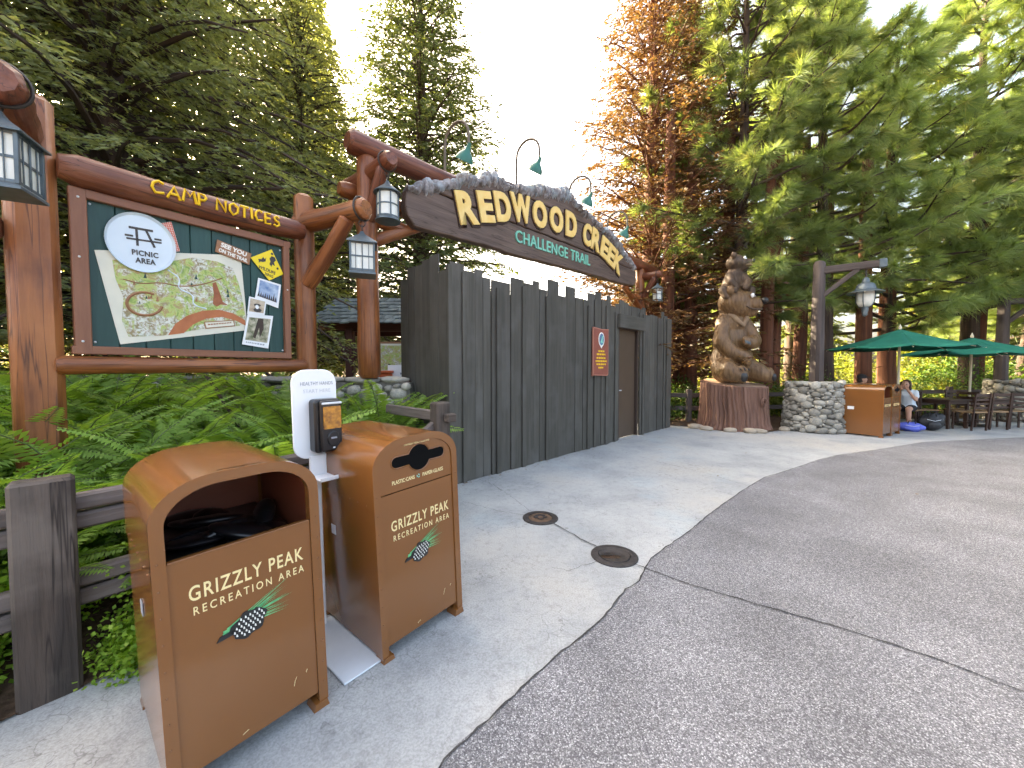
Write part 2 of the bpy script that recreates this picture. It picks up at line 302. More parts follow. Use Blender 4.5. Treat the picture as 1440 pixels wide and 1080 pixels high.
    def limb(s, pts, rads, step=0.5):
        for (p, q, a, b) in zip(pts[:-1], pts[1:], rads[:-1], rads[1:]):
            p = Vector(p); q = Vector(q); k = max(2, int((q - p).length / (min(a, b) * step)) + 1)
            for i in range(k + 1): t = i / k; s.ball(p.lerp(q, t), a + (b - a) * t, 10, 7)
        return s
    def mesh(s, name, smooth=None):
        me = bpy.data.meshes.new(name); me.from_pydata(s.v, [], s.f)
        bm = bmesh.new(); bm.from_mesh(me); bmesh.ops.recalc_face_normals(bm, faces=bm.faces); bm.to_mesh(me); bm.free()
        at = me.attributes.new('gr', 'FLOAT_VECTOR', 'POINT'); at.data.foreach_set('vector', np.array(s.g, dtype=np.float32).ravel())
        if smooth is not None: shade(me, smooth)
        me.update(); return me
    def build(s, name, m, parent=None, smooth=35, **k):
        return obj(name, s.mesh(name, smooth), m, parent, **k)
def shade(me, ang):
    me.polygons.foreach_set('use_smooth', [ang > 0] * len(me.polygons))
    if 0 < ang < 180: me.set_sharp_from_angle(angle=R(ang))
def obj(name, me, m=None, parent=None, loc=None, rot=None):
    o = bpy.data.objects.new(name, me); COL.objects.link(o)
    if m is not None:
        if isinstance(m, str): m = M[m]
        if not me.materials: me.materials.append(m)
    if parent is not None: o.parent = parent
    if loc is not None: o.location = loc
    if rot is not None: o.rotation_euler = rot
    return o
def empty(name, loc=(0, 0, 0), rz=0.0, rot=None):
    o = bpy.data.objects.new(name, None); COL.objects.link(o); o.location = loc
    o.rotation_euler = rot if rot is not None else (0, 0, rz); o.empty_display_size = .2
    return o
def tag(o, label=None, cat=None, group=None, kind=None):
    if label: o['label'] = label
    if cat: o['category'] = cat
    if group: o['group'] = group
    if kind: o['kind'] = kind
    return o
def children(o): return [c for c in COL.objects if c.parent is o]
def copy_tree(o, parent=None, kids=None):
    c = o.copy(); COL.objects.link(c); c.parent = parent
    for ch in (list(o.children)): copy_tree(ch, c)
    return c
def text_mb(txt, h=1.0, depth=0.0, offset=0.0, spacing=1.0, width=None, center=True):
    cu = bpy.data.curves.new('t', 'FONT'); cu.body = txt; cu.size = 1.0; cu.extrude = 0.0; cu.offset = offset; cu.space_character = spacing
    cu.resolution_u = 4
    ob = bpy.data.objects.new('t', cu); me = bpy.data.meshes.new_from_object(ob)
    v = np.array([p.co[:] for p in me.vertices]); f = [tuple(p.vertices) for p in me.polygons]
    bpy.data.objects.remove(ob); bpy.data.curves.remove(cu); bpy.data.meshes.remove(me)
    lo = v.min(0); hi = v.max(0); sc = h / max(hi[1] - lo[1], 1e-6); sx = sc if width is None else width / (hi[0] - lo[0])
    x = (v[:, 0] - (lo[0] + hi[0]) / 2) * sx if center else (v[:, 0] - lo[0]) * sx
    z = (v[:, 1] - (lo[1] + hi[1]) / 2) * sc
    V = [(a, 0.0, b) for a, b in zip(x, z)]
    mb = MB()
    if depth <= 0: mb.add(V, f); return mb
    n = len(V); cnt = {}
    for q in f:
        for a, b in zip(q, q[1:] + q[:1]): cnt[(a, b)] = cnt.get((a, b), 0) + 1
    V2 = [(a, -depth, c) for a, b, c in V]; F = [tuple(q) for q in f] + []
    F2 = [tuple(i + n for i in q) for q in f]
    side = [(a, b, b + n, a + n) for (a, b) in cnt if (b, a) not in cnt]
    mb.add(V + V2, F + F2 + side); return mb
def moved(mb, M4):
    mb.v = [tuple(M4 @ Vector(p)) for p in mb.v]; return mb
def quadmesh(name, V, nq, rnd, tri=False):
    """V: (nq*k, 3) array, faces of k consecutive verts; rnd per face"""
    k = 3 if tri else 4; me = bpy.data.meshes.new(name); nv = nq * k
    me.vertices.add(nv); me.vertices.foreach_set('co', V.astype(np.float32).ravel())
    me.loops.add(nv); me.loops.foreach_set('vertex_index', np.arange(nv, dtype=np.int32))
    me.polygons.add(nq); me.polygons.foreach_set('loop_start', np.arange(0, nv, k, dtype=np.int32))
    at = me.attributes.new('rnd', 'FLOAT', 'POINT'); at.data.foreach_set('value', np.repeat(rnd, k).astype(np.float32))
    me.update(calc_edges=True); return me
def unit(a): return a / np.maximum(np.linalg.norm(a, axis=-1, keepdims=True), 1e-9)
def leaves(P, D, L, W, droop=0.0, g=None):
    """diamond leaves: base P, direction D, length L, width W -> vertex array"""
    g = g or nrng; n = len(P); D = unit(D); S = unit(np.cross(D, unit(g.normal(size=(n, 3))))); L = L[:, None]; W = W[:, None]
    mid = P + D * L * .5; tip = P + D * L; tip[:, 2] -= droop * L[:, 0]
    return np.stack([P, mid + S * W * .5, tip, mid - S * W * .5], 1).reshape(-1, 3)
def blob(mb, name, voxel=0.03, smooth=4):
    me = mb.mesh(name); ob = bpy.data.objects.new('tmp', me); COL.objects.link(ob)
    r = ob.modifiers.new('r', 'REMESH'); r.mode = 'VOXEL'; r.voxel_size = voxel; r.use_smooth_shade = True
    if smooth:
        sm = ob.modifiers.new('s', 'SMOOTH'); sm.factor = .5; sm.iterations = smooth
    dg = bpy.context.evaluated_depsgraph_get(); dg.update()
    out = bpy.data.meshes.new_from_object(ob.evaluated_get(dg)); out.name = name
    bpy.data.objects.remove(ob); bpy.data.meshes.remove(me)
    out.polygons.foreach_set('use_smooth', [True] * len(out.polygons)); return out
def hgt(x, y):
    """pavement height: it falls a little towards the planter at the lower left"""
    s = (x + .3) * .66 + (y - 2.35) * .75
    if s > .25: return 0.0
    if s > -.25: return -.03 * (s - .25) ** 2
    return .03 * max(s, -2.5)

def words(mb, M4, m, par, name='lettering', gap=.20):
    """one object for each word of a line of text"""
    n = len(mb.v); up = list(range(n))
    def find(a):
        while up[a] != a: up[a] = up[up[a]]; a = up[a]
        return a
    for f in mb.f:
        for b in f[1:]: up[find(b)] = find(f[0])
    isl = {}
    for i in range(n): isl.setdefault(find(i), []).append(i)
    zs = [p[2] for p in mb.v]; hh = max(zs) - min(zs)
    L = sorted((min(mb.v[i][0] for i in q), max(mb.v[i][0] for i in q), q) for q in isl.values())
    groups = [[]]; end = L[0][1]
    wid = (L[-1][1] - L[0][0]) / max(1, len(L))
    for a, b, q in L:
        if a - end > max(gap * hh, .32 * wid): groups.append([])
        groups[-1] += q; end = max(end, b)
    for gq in groups:
        ids = {v: k for k, v in enumerate(gq)}; w = MB()
        w.add([M4 @ Vector(mb.v[i]) for i in gq], [tuple(ids[i] for i in f) for f in mb.f if f[0] in ids]); w.build(name, m, par, 30)
# ------------------------------------------------------------------ ground, walkway, plaza
def concrete_mat():
    m = bpy.data.materials.new('concrete'); m.use_nodes = True; nt = m.node_tree; p = nt.nodes['Principled BSDF']
    tc = _n(nt, 'ShaderNodeTexCoord'); L = nt.links.new
    def noise(s, d=5, r=.6):
        n = _n(nt, 'ShaderNodeTexNoise'); n.inputs['Scale'].default_value = s; n.inputs['Detail'].default_value = d; n.inputs['Roughness'].default_value = r
        L(tc.outputs['Object'], n.inputs['Vector']); return n
    def ramp(src, a, b, ca, cb):
        r = _n(nt, 'ShaderNodeValToRGB'); r.color_ramp.elements[0].position = a; r.color_ramp.elements[1].position = b
        r.color_ramp.elements[0].color = (*ca, 1); r.color_ramp.elements[1].color = (*cb, 1); L(src, r.inputs[0]); return r
    def mix(f, a, b, bt='MIX'):
        x = _n(nt, 'ShaderNodeMixRGB', blend_type=bt)
        if isinstance(f, float): x.inputs[0].default_value = f
        else: L(f, x.inputs[0])
        L(a, x.inputs[1]) if not isinstance(a, tuple) else setattr(x.inputs[1], 'default_value', (*a, 1))
        L(b, x.inputs[2]) if not isinstance(b, tuple) else setattr(x.inputs[2], 'default_value', (*b, 1))
        return x
    base = ramp(noise(1.1, 6).outputs['Fac'], .36, .66, (.30, .31, .31), (.44, .445, .435))
    patch = ramp(noise(.55, 4).outputs['Fac'], .50, .66, (0, 0, 0), (1, 1, 1))
    c = mix(patch.outputs[0], base.outputs[0], (.40, .385, .355))
    blue = ramp(noise(.8, 5).outputs['Color'], .56, .70, (0, 0, 0), (.55, .55, .55))
    c = mix(blue.outputs[0], c.outputs[0], (.34, .43, .47))
    sp = ramp(noise(95, 3, .7).outputs['Fac'], .30, .62, (.74, .74, .74), (1.08, 1.08, 1.08))
    c = mix(1.0, c.outputs[0], sp.outputs[0], 'MULTIPLY')
    dk = ramp(noise(17, 6, .75).outputs['Fac'], .30, .50, (.70, .69, .68), (1, 1, 1)); c = mix(.75, c.outputs[0], dk.outputs[0], 'MULTIPLY')
    # hairline crazing
    nd = noise(3.2, 4); ad = _n(nt, 'ShaderNodeMixRGB', blend_type='LINEAR_LIGHT'); ad.inputs[0].default_value = .16
    L(tc.outputs['Object'], ad.inputs[1]); L(nd.outputs['Color'], ad.inputs[2])
    vo = _n(nt, 'ShaderNodeTexVoronoi', feature='DISTANCE_TO_EDGE'); vo.inputs['Scale'].default_value = 7.5; L(ad.outputs[0], vo.inputs['Vector'])
    ck = ramp(vo.outputs['Distance'], .0, .022, (.42, .41, .40), (1, 1, 1))
    msk = ramp(noise(1.3, 3).outputs['Fac'], .46, .60, (0, 0, 0), (.75, .75, .75))
    cc = mix(msk.outputs[0], (1., 1., 1.), ck.outputs[0]); c = mix(1.0, c.outputs[0], cc.outputs[0], 'MULTIPLY')
    vs = _n(nt, 'ShaderNodeTexVoronoi'); vs.inputs['Scale'].default_value = 2.6; L(tc.outputs['Object'], vs.inputs['Vector'])   # old gum and drip spots
    gs = ramp(vs.outputs['Distance'], .035, .055, (.62, .60, .58), (1, 1, 1)); c = mix(.8, c.outputs[0], gs.outputs[0], 'MULTIPLY')
    L(c.outputs[0], p.inputs['Base Color']); p.inputs['Roughness'].default_value = .75; p.inputs['Specular IOR Level'].default_value = .3
    b = _n(nt, 'ShaderNodeBump'); b.inputs['Strength'].default_value = .35; b.inputs['Distance'].default_value = .006
    L(noise(60, 5, .7).outputs['Fac'], b.inputs['Height']); L(b.outputs[0], p.inputs['Normal'])
    return m
def aggregate_mat():
    m = bpy.data.materials.new('exposed_aggregate'); m.use_nodes = True; nt = m.node_tree; p = nt.nodes['Principled BSDF']
    tc = _n(nt, 'ShaderNodeTexCoord'); L = nt.links.new
    vo = _n(nt, 'ShaderNodeTexVoronoi'); vo.inputs['Scale'].default_value = 185; L(tc.outputs['Object'], vo.inputs['Vector'])
    sx = _n(nt, 'ShaderNodeSeparateColor'); L(vo.outputs['Color'], sx.inputs[0])
    r = _n(nt, 'ShaderNodeValToRGB'); e = r.color_ramp.elements
    e[0].position = 0; e[0].color = (.105, .103, .112, 1); e[1].position = 1; e[1].color = (.50, .50, .51, 1)
    for q, c in ((.25, (.155, .151, .162, 1)), (.55, (.215, .212, .222, 1)), (.8, (.295, .292, .30, 1)), (.93, (.44, .44, .44, 1))): x = e.new(q); x.color = c
    L(sx.outputs[0], r.inputs[0])
    ed = _n(nt, 'ShaderNodeMapRange'); ed.inputs['From Min'].default_value = .25; ed.inputs['From Max'].default_value = .7; ed.inputs['To Min'].default_value = 1.05; ed.inputs['To Max'].default_value = .62
    L(vo.outputs['Distance'], ed.inputs['Value'])
    nz = _n(nt, 'ShaderNodeTexNoise'); nz.inputs['Scale'].default_value = 1.6; nz.inputs['Detail'].default_value = 6; L(tc.outputs['Object'], nz.inputs['Vector'])
    mr = _n(nt, 'ShaderNodeMapRange'); mr.inputs['From Min'].default_value = .3; mr.inputs['From Max'].default_value = .7; mr.inputs['To Min'].default_value = .78; mr.inputs['To Max'].default_value = 1.16
    L(nz.outputs['Fac'], mr.inputs['Value'])
    mu = _n(nt, 'ShaderNodeMath', operation='MULTIPLY'); L(ed.outputs[0], mu.inputs[0]); L(mr.outputs[0], mu.inputs[1])
    x = _n(nt, 'ShaderNodeMixRGB', blend_type='MULTIPLY'); x.inputs[0].default_value = 1; L(r.outputs[0], x.inputs[1]); L(mu.outputs[0], x.inputs[2])
    vs = _n(nt, 'ShaderNodeTexVoronoi'); vs.inputs['Scale'].default_value = 1.7; L(tc.outputs['Object'], vs.inputs['Vector'])
    gr_ = _n(nt, 'ShaderNodeValToRGB'); gr_.color_ramp.elements[0].position = .022; gr_.color_ramp.elements[1].position = .04; gr_.color_ramp.elements[0].color = (.55, .54, .54, 1); L(vs.outputs['Distance'], gr_.inputs[0])
    n3 = _n(nt, 'ShaderNodeTexNoise'); n3.inputs['Scale'].default_value = .45; n3.inputs['Detail'].default_value = 5; L(tc.outputs['Object'], n3.inputs['Vector'])
    g3 = _n(nt, 'ShaderNodeMapRange'); g3.inputs['From Min'].default_value = .35; g3.inputs['From Max'].default_value = .65; g3.inputs['To Min'].default_value = .86; g3.inputs['To Max'].default_value = 1.10; L(n3.outputs['Fac'], g3.inputs['Value'])
    y1 = _n(nt, 'ShaderNodeMixRGB', blend_type='MULTIPLY'); y1.inputs[0].default_value = 1; L(x.outputs[0], y1.inputs[1]); L(gr_.outputs[0], y1.inputs[2])
    x = _n(nt, 'ShaderNodeMixRGB', blend_type='MULTIPLY'); x.inputs[0].default_value = 1; L(y1.outputs[0], x.inputs[1]); L(g3.outputs[0], x.inputs[2])
    L(x.outputs[0], p.inputs['Base Color']); p.inputs['Roughness'].default_value = .72; p.inputs['Specular IOR Level'].default_value = .35
    b = _n(nt, 'ShaderNodeBump'); b.inputs['Strength'].default_value = .5; b.inputs['Distance'].default_value = .004; b.invert = True
    L(vo.outputs['Distance'], b.inputs['Height']); L(b.outputs[0], p.inputs['Normal'])
    return m
M['concrete'] = concrete_mat(); M['aggregate'] = aggregate_mat()
def grid(xs, ys, zf):
    mb = MB(); nx = len(xs)
    V = [(x, y, zf(x, y)) for y in ys for x in xs]
    F = [(j * nx + i, j * nx + i + 1, (j + 1) * nx + i + 1, (j + 1) * nx + i) for j in range(len(ys) - 1) for i in range(nx - 1)]
    return mb.add(V, F)
def lin(a, b, n): return [a + (b - a) * i / n for i in range(n + 1)]
xs = [-300, -120, -40, -15] + lin(-8, 10, 36) + [14, 18, 22, 40, 120, 300]
ys = [-200, -60, -20] + lin(-5, 8, 36) + [10, 12, 16, 30, 80, 300]
tag(grid(xs, ys, lambda x, y: hgt(x, y) - .03).build('ground', 'soil', smooth=180), kind='structure')
walk = tag(grid(lin(-4.5, 24, 76), lin(-4, 11.6, 60), hgt).build('walkway', 'concrete', smooth=180), kind='structure')
# edge between the pale walkway and the darker plaza
BND = [(-1.35, -1.2), (-.95, -.2), (-.60, .62), (-.263, 1.437), (-.062, 1.64), (.222, 1.945), (.40, 2.10), (.559, 2.272), (.773, 2.557), (.90, 2.66), (.972, 2.786), (1.10, 2.99), (1.232, 3.12), (1.6, 3.46),
       (2.073, 3.95), (2.5, 4.36), (2.857, 4.701), (3.488, 5.262), (4.0, 5.58), (4.533, 5.928), (5.1, 6.32), (5.717, 6.671), (6.921, 7.148), (8.471, 7.849), (11, 8.35), (15, 8.9), (24, 10.2)]
def resample(pts, step, jit, seed=1):
    rr = random.Random(seed); out = []
    for a, b in zip(pts[:-1], pts[1:]):
        a = Vector(a); b = Vector(b); n = max(1, int((b - a).length / step)); d = (b - a).normalized(); nn = Vector((-d.y, d.x))
        for i in range(n): out.append(a.lerp(b, i / n) + nn * rr.uniform(-jit, jit))
    out.append(Vector(pts[-1])); return out
edge = resample(BND, .07, .012)
mb = MB(); ts = [0, .15, .4, .8, 1.4, 2.2, 3.2, 4.5, 7, 12, 22]; V = []
for p in edge:
    d = Vector((.80, -.60))
    for t in ts: q = p + d * t; V.append((q.x, q.y, hgt(q.x, q.y) + .005))
k = len(ts); F = [(i * k + j, i * k + j + 1, (i + 1) * k + j + 1, (i + 1) * k + j) for i in range(len(edge) - 1) for j in range(k - 1)]
tag(mb.add(V, F).build('plaza_pavement', 'aggregate', smooth=180), kind='structure')
def strip(pts, w, z, seed=3, jit=.006, step=.05):
    p = resample(pts, step, jit, seed); rr = random.Random(seed); mb = MB(); V = []
    for i, q in enumerate(p):
        d = (p[min(i + 1, len(p) - 1)] - p[max(i - 1, 0)]).normalized(); nn = Vector((-d.y, d.x)); ww = w * rr.uniform(.55, 1.25) * .5
        for sgn in (-1, 1): e = q + nn * ww * sgn; V.append((e.x, e.y, hgt(e.x, e.y) + z))
    return mb.add(V, [(2 * i, 2 * i + 1, 2 * i + 3, 2 * i + 2) for i in range(len(p) - 1)])
strip(BND, .010, .0085, 5, .004, .05).build('edge_joint', 'crack', walk)
strip([(.385, 3.69), (.44, 3.607), (.56, 3.42), (.60, 3.33), (.694, 3.209), (.745, 3.14)], .011, .010, 6).build('crack', 'crack', walk)
strip([(.915, 2.93), (.95, 2.885), (1.198, 2.644), (1.40, 2.50), (1.605, 2.355), (1.943, 2.134), (2.193, 1.921), (2.371, 1.725), (2.75, 1.25), (3.4, .4)], .011, .011, 7).build('crack', 'crack', walk)
for i, pts in enumerate([[(.14, 3.9), (-.15, 4.02), (-.55, 4.30)], [(.2, 4.0), (.02, 4.4), (-.25, 4.95), (-.45, 5.2)], [(2.05, 6.9), (2.4, 6.1), (2.8, 5.5), (2.98, 5.0), (3.05, 4.87)],
                         [(.65, 2.95), (.42, 2.80), (.30, 2.85)], [(3.4, 8.6), (4.2, 7.7), (4.8, 7.2)]]):
    strip(pts, .0035, .0042, 20 + i, .012, .04).build('hairline_crack', 'crack', walk)
# planting beds
bed_edge = [(-4.4, -.9), (-3.3, .35), (-2.36, 1.47), (-1.62, 2.42), (-.98, 3.24), (-.72, 3.62), (-.95, 4.75)]
be = resample(bed_edge, .12, .02, 4); mb = MB(); V = []; ts = [0, .12, .35, .8, 1.5, 2.4, 3.4, 5, 8, 13]
for p in be:
    for t in ts:
        q = p + Vector((-.62, .785)) * t
        V.append((q.x, q.y, hgt(p.x, p.y) + .012 + min(.72, .26 * max(0, t - .1)) + rng.uniform(-.012, .012) * (t > 0)))
k = len(ts); F = [(i * k + j, i * k + j + 1, (i + 1) * k + j + 1, (i + 1) * k + j) for i in range(len(be) - 1) for j in range(k - 1)]
tag(mb.add(V, F).build('planting_bed', 'soil', smooth=180), kind='structure')
bed2 = [(4.05, 10.25), (4.5, 10.05), (4.75, 9.75), (5.1, 9.3), (6.0, 9.05), (6.5, 9.35), (7.3, 9.2), (7.9, 9.25), (8.3, 10.0), (9.3, 11.0), (11.5, 11.5), (14, 11.6), (18, 12.6), (26, 15)]
be = resample(bed2, .15, .03, 9); mb = MB(); V = []; ts = [0, .25, .8, 2, 4, 8, 16, 40]
for p in be:
    for t in ts: q = p + Vector((-.1, 1.0)) * t; V.append((q.x, q.y, .012 + min(.25, .05 * t) + rng.uniform(0, .015) * (t > 0)))
k = len(ts); F = [(i * k + j, i * k + j + 1, (i + 1) * k + j + 1, (i + 1) * k + j) for i in range(len(be) - 1) for j in range(k - 1)]
tag(mb.add(V, F).build('planting_bed', 'soil', smooth=180), kind='structure')
# manhole covers
for i, (x, y, r, face) in enumerate([(.286, 3.82, .178, 0), (.822, 3.035, .185, 1)]):
    e = empty('manhole_cover', (x, y, 0)); 
    tag(e, ['round bronze faced cover further from the camera, nearer the plank wall', 'round iron cover set at the edge of the dark pavement'][i], 'manhole cover', 'cast covers in the walkway')
    MB().lathe([(r * .69, .001), (r * .69, .010), (r * .94, .013), (r, .008), (r, .001)], 40).build('ring', 'iron', e)
    if face == 0:
        c = MB().lathe([(0.0001, .012), (r * .30, .013), (r * .66, .008), (r * .66, .002)], 36).build('cover_plate', 'bronze', e)
        mm = MB()
        for dx in (-.045, .045): mm.lathe([(.020, .012), (.026, .019), (.012, .019)], 16, Matrix.Translation((dx, -.01, 0)))
        mm.tube([(-.05, .03, .016), (0, .045, .016), (.05, .03, .016)], .007, 6); mm.tube([(-.03, -.05, .015), (0, -.06, .015), (.03, -.05, .015)], .006, 6)
        mm.build('relief', 'iron', c)
    else:
        c = MB().lathe([(0.0001, .009), (r * .62, .009), (r * .66, .014), (r * .68, .003)], 36).build('cover_plate', 'iron', e)
        mm = MB(); mm.prism([(-.10, -.05), (.02, -.06), (.05, -.02), (.0, .0), (-.10, .0), (-.115, -.02)], 0, .006, Matrix.Translation((0, 0, .009)) @ Matrix.Rotation(R(-90), 4, 'X'))
        mm.prism([(-.10, .02), (-.085, .055), (-.07, .025), (-.05, .06), (-.03, .025), (-.005, .055), (.02, .015), (-.04, .01)], 0, .006, Matrix.Translation((0, 0, .009)) @ Matrix.Rotation(R(-90), 4, 'X'))
        mm.build('relief', 'bronze', c)
# ------------------------------------------------------------------ tall plank wall
RZ = math.atan2(.719, .695)
wall = tag(empty('plank_wall', (-.79, 4.90, 0), RZ), 'tall dark grey plank wall with a jagged top closing the gateway', 'wall')
LEN = 7.05; DOOR = (4.36, 5.28)
wr = random.Random(12); s = 0.0; i = 0
while s < LEN - .02:
    w = min(wr.choice([.145, .19, .19, .24, .285, .14]) * wr.uniform(.96, 1.04), LEN - s)
    mid = s + w / 2
    top = 2.80 + wr.uniform(-.06, .05) + (.14 if wr.random() < .30 else 0)
    if s < .1: top = 2.86
    z0 = 0.0
    if mid > DOOR[0] and mid < DOOR[1]: z0 = 2.62; top = max(top, 2.86)
    if s < DOOR[0] < s + w and mid < DOOR[0]: w = DOOR[0] - s
    if s < DOOR[1] < s + w and mid < DOOR[1]: w = DOOR[1] - s
    yo = wr.choice([0, 0, .006, -.010, -.016, .010])
    m = MB(); x0 = s + w / 2
    m.box((x0, .0125 + yo, (z0 + top) / 2), (w - .006, .025, top - z0), b=.003)
    if wr.random() < .25: # board-on-board batten
        bw = wr.uniform(.05, .09); m.box((s + w - .02, -.018 + yo, (z0 + top - .1) / 2), (bw, .022, top - z0 - .1), b=.003)
    m.build('plank', 'stockade', wall, 30)
    s += w; i += 1
MB().box((.0, .012, 1.41), (.06, .06, 2.82), b=.004).build('corner_post', 'stockade', wall, 30)
s = 0.0
while s < 1.08:
    w = wr.uniform(.15, .21); top = 2.78 + wr.uniform(-.12, .28)
    MB().box((-.0125 + wr.uniform(-.004, .004), s + w / 2, top / 2), (.025, w - .006, top), b=.003).build('plank', 'stockade', wall, 30); s += w
# back of the wall: rails and sheathing so that nothing shows through the joints
MB().box((2.15, .045, 1.3), (4.25, .03, 2.6), b=.002).build('sheathing', 'stockade', wall)
MB().box((6.2, .045, 1.3), (1.68, .03, 2.6), b=.002).build('sheathing', 'stockade', wall)
MB().box((.025, .58, 1.3), (.03, 1.0, 2.6), b=.002).build('sheathing', 'stockade', wall)
MB().box((LEN - .02, .5, 1.35), (.03, 1.0, 2.7), b=.002).build('sheathing', 'stockade', wall)
MB().box((4.82, -.045, 2.50), (1.16, .07, .28), b=.004).build('lintel', 'stockade', wall)
dr = MB().box((4.80, .115, 1.185), (.86, .045, 2.33), b=.003).build('door', 'door', wall)
hd = MB(); hd.lathe([(.028, 0), (.028, .008), (.010, .012), (.010, .05)], 16, Matrix.Translation((4.44, .092, 1.05)) @ Matrix.Rotation(R(90), 4, 'X')); hd.box((4.475, .04, 1.05), (.11, .016, .018)); hd.build('handle', M['plate_grey'], dr)
for x in (4.385, 5.245):
    MB().box((x, .075, 1.19), (.045, .10, 2.36), b=.003).build('door_jamb', 'door_trim', wall)
MB().box((4.815, .075, 2.375), (.90, .10, .05), b=.003).build('door_head', 'door_trim', wall)
# red notice
ns = tag(empty('notice_sign', (-.79 + .695 * 3.53, 4.90 + .719 * 3.53, 0), RZ), 'red notice panel with yellow text and oval emblem on the plank wall', 'sign')
n0 = -.062
pts = [(-.285, 1.37), (-.26, 1.385), (.24, 1.37), (.275, 1.40), (.268, 2.22), (.28, 2.285), (.05, 2.27), (-.27, 2.29), (-.28, 2.2), (-.272, 1.5)]
MB().prism(pts, n0, n0 + .03).build('board', 'notice_edge', ns)
MB().prism([(x * .92, 1.83 + (z - 1.83) * .955) for x, z in pts], n0 - .005, n0 + .004).build('face', 'notice_red', ns)
em = MB(); em.prism([(.105 * math.cos(a), 2.07 + .135 * math.sin(a)) for a in np.linspace(0, 2 * math.pi, 28, endpoint=False)] , n0 - .009, n0); em.prism([(-.06, 1.965), (.06, 1.965), (0, 1.90)], n0 - .0085, n0)
e1 = em.build('emblem', 'white_print', ns)
MB().prism([(.082 * math.cos(a), 2.07 + .112 * math.sin(a)) for a in np.linspace(0, 2 * math.pi, 28, endpoint=False)], n0 - .013, n0).build('emblem_field', 'emblem_blue', e1)
MB().prism([(-.05, 2.01), (-.015, 2.06), (.0, 2.10), (.03, 2.15), (.055, 2.13), (.03, 2.09), (.02, 2.04), (.05, 2.0)], n0 - .016, n0).build('emblem_mark', M['mint'], e1)
wr = random.Random(5)
for row, (z, half) in enumerate([(1.845, .11), (1.785, .16), (1.715, .17), (1.655, .20), (1.595, .17), (1.53, .10)]):
    x = -half; tb = MB()
    while x < half - .02:
        w = wr.uniform(.035, .085); w = min(w, half - x); tb.box((x + w / 2, n0 - .006, z), (w * .94, .004, .030), b=.001); x += w + .012
    tb.build('text_line', 'bright_yellow', ns)
# ------------------------------------------------------------------ log gateway (local frame: x along the arch, y away from the camera)
GX, GY = -1.92, 5.20
gate = tag(empty('log_gateway', (GX, GY, 0), RZ), 'orange brown log gateway with crossed beams carrying the carved sign', 'gateway')
def lg(name, a, b, r0, r1=None, m='log', par=gate, **k): return MB().log(a, b, r0, r1, **k).build(name, m, par, 40)
SX = 7.92
lg('post', (0, 0, 1.38), (0, 0, 4.30), .150, .125)
lg('post', (SX, 0, 0), (SX, 0, 4.30), .150, .125)
lg('beam', (-.26, 0, 4.42), (9.15, 0, 4.40), .150, .135, m='log_red', seg=14)
lg('beam', (-.10, .32, 4.56), (8.9, .32, 4.52), .125, .12, m='log_red', seg=14)
lg('beam', (-.25, .3, 3.92), (.9, .3, 3.90), .11)
for x in (0, SX):
    sg = 1 if x == 0 else -1
    lg('cross_log', (x, .62, 4.09), (x + .02, -.62, 4.07), .115, .10, m='log_red')
    lg('cross_log', (x - .34, -.02, 3.50), (x + .56, -.02, 3.48), .095, .085)
    lg('brace', (x, -.02, 3.18), (x + sg * .98, -.02, 3.70), .085, .08)
    lg('brace', (x, -.08, 3.45), (x, -.44, 4.02), .085, .08, m='log_red')
    lg('brace', (x, .10, 3.30), (x, .52, 4.05), .08, .075)
# carved sign
SY = -.22
sg_ = tag(empty('carved_sign', (GX, GY, 0), RZ), 'long brown carved wooden sign with frosted crest and raised yellow lettering', 'sign')
def wav(pts, j=.012, seed=1):
    rr = random.Random(seed); out = []
    for (a, b) in zip(pts, pts[1:] + pts[:1]):
        n = max(1, int(math.hypot(b[0] - a[0], b[1] - a[1]) / .16))
        for i in range(n): t = i / n; out.append((a[0] + (b[0] - a[0]) * t + rr.uniform(-j, j) * .6, a[1] + (b[1] - a[1]) * t + (rr.uniform(-j, j) if i else 0)))
    return out
def plank(poly, seed, dy=0.0):
    o = MB().prism(wav(poly, .010, seed), SY + dy, SY + .15).build('plank', 'sign', sg_, 30)
    bv = o.modifiers.new('b', 'BEVEL'); bv.width = .018; bv.segments = 2; bv.limit_method = 'ANGLE'; bv.angle_limit = R(50)
    return o
plank([(.44, 3.76), (.47, 3.62), (.58, 3.50), (1.03, 3.51), (1.9, 3.55), (2.56, 3.535), (3.3, 3.57), (4.3, 3.6), (5.4, 3.63), (6.4, 3.65), (7.12, 3.68), (7.27, 3.82), (7.24, 4.088), (.62, 4.075), (.47, 3.97)], 1)
plank([(.64, 4.092), (7.20, 4.105), (6.95, 4.27), (6.7, 4.42), (6.34, 4.58), (6.22, 4.655), (1.97, 4.63), (1.74, 4.52), (1.3, 4.36), (.80, 4.15)], 2)
plank([(2.02, 4.648), (6.18, 4.672), (5.9, 4.75), (5.5, 4.83), (5.06, 4.9), (4.64, 4.94), (4.3, 5.05), (4.1, 5.12), (3.4, 4.98), (2.8, 4.80), (2.3, 4.74)], 3)
TOP = [(.50, 4.02), (.56, 4.06), (.79, 4.20), (1.04, 4.30), (1.3, 4.43), (1.44, 4.53), (1.61, 4.57), (1.76, 4.57), (2.04, 4.77), (2.21, 4.80), (2.41, 4.72), (2.56, 4.72), (2.83, 4.82), (3.17, 4.93), (3.44, 5.05), (3.7, 5.06), (3.89, 5.12), (4.13, 5.24), (4.3, 5.12), (4.64, 4.96), (5.06, 4.94), (5.51, 4.86), (6.0, 4.74), (6.34, 4.62), (6.71, 4.42), (7.22, 4.15)]
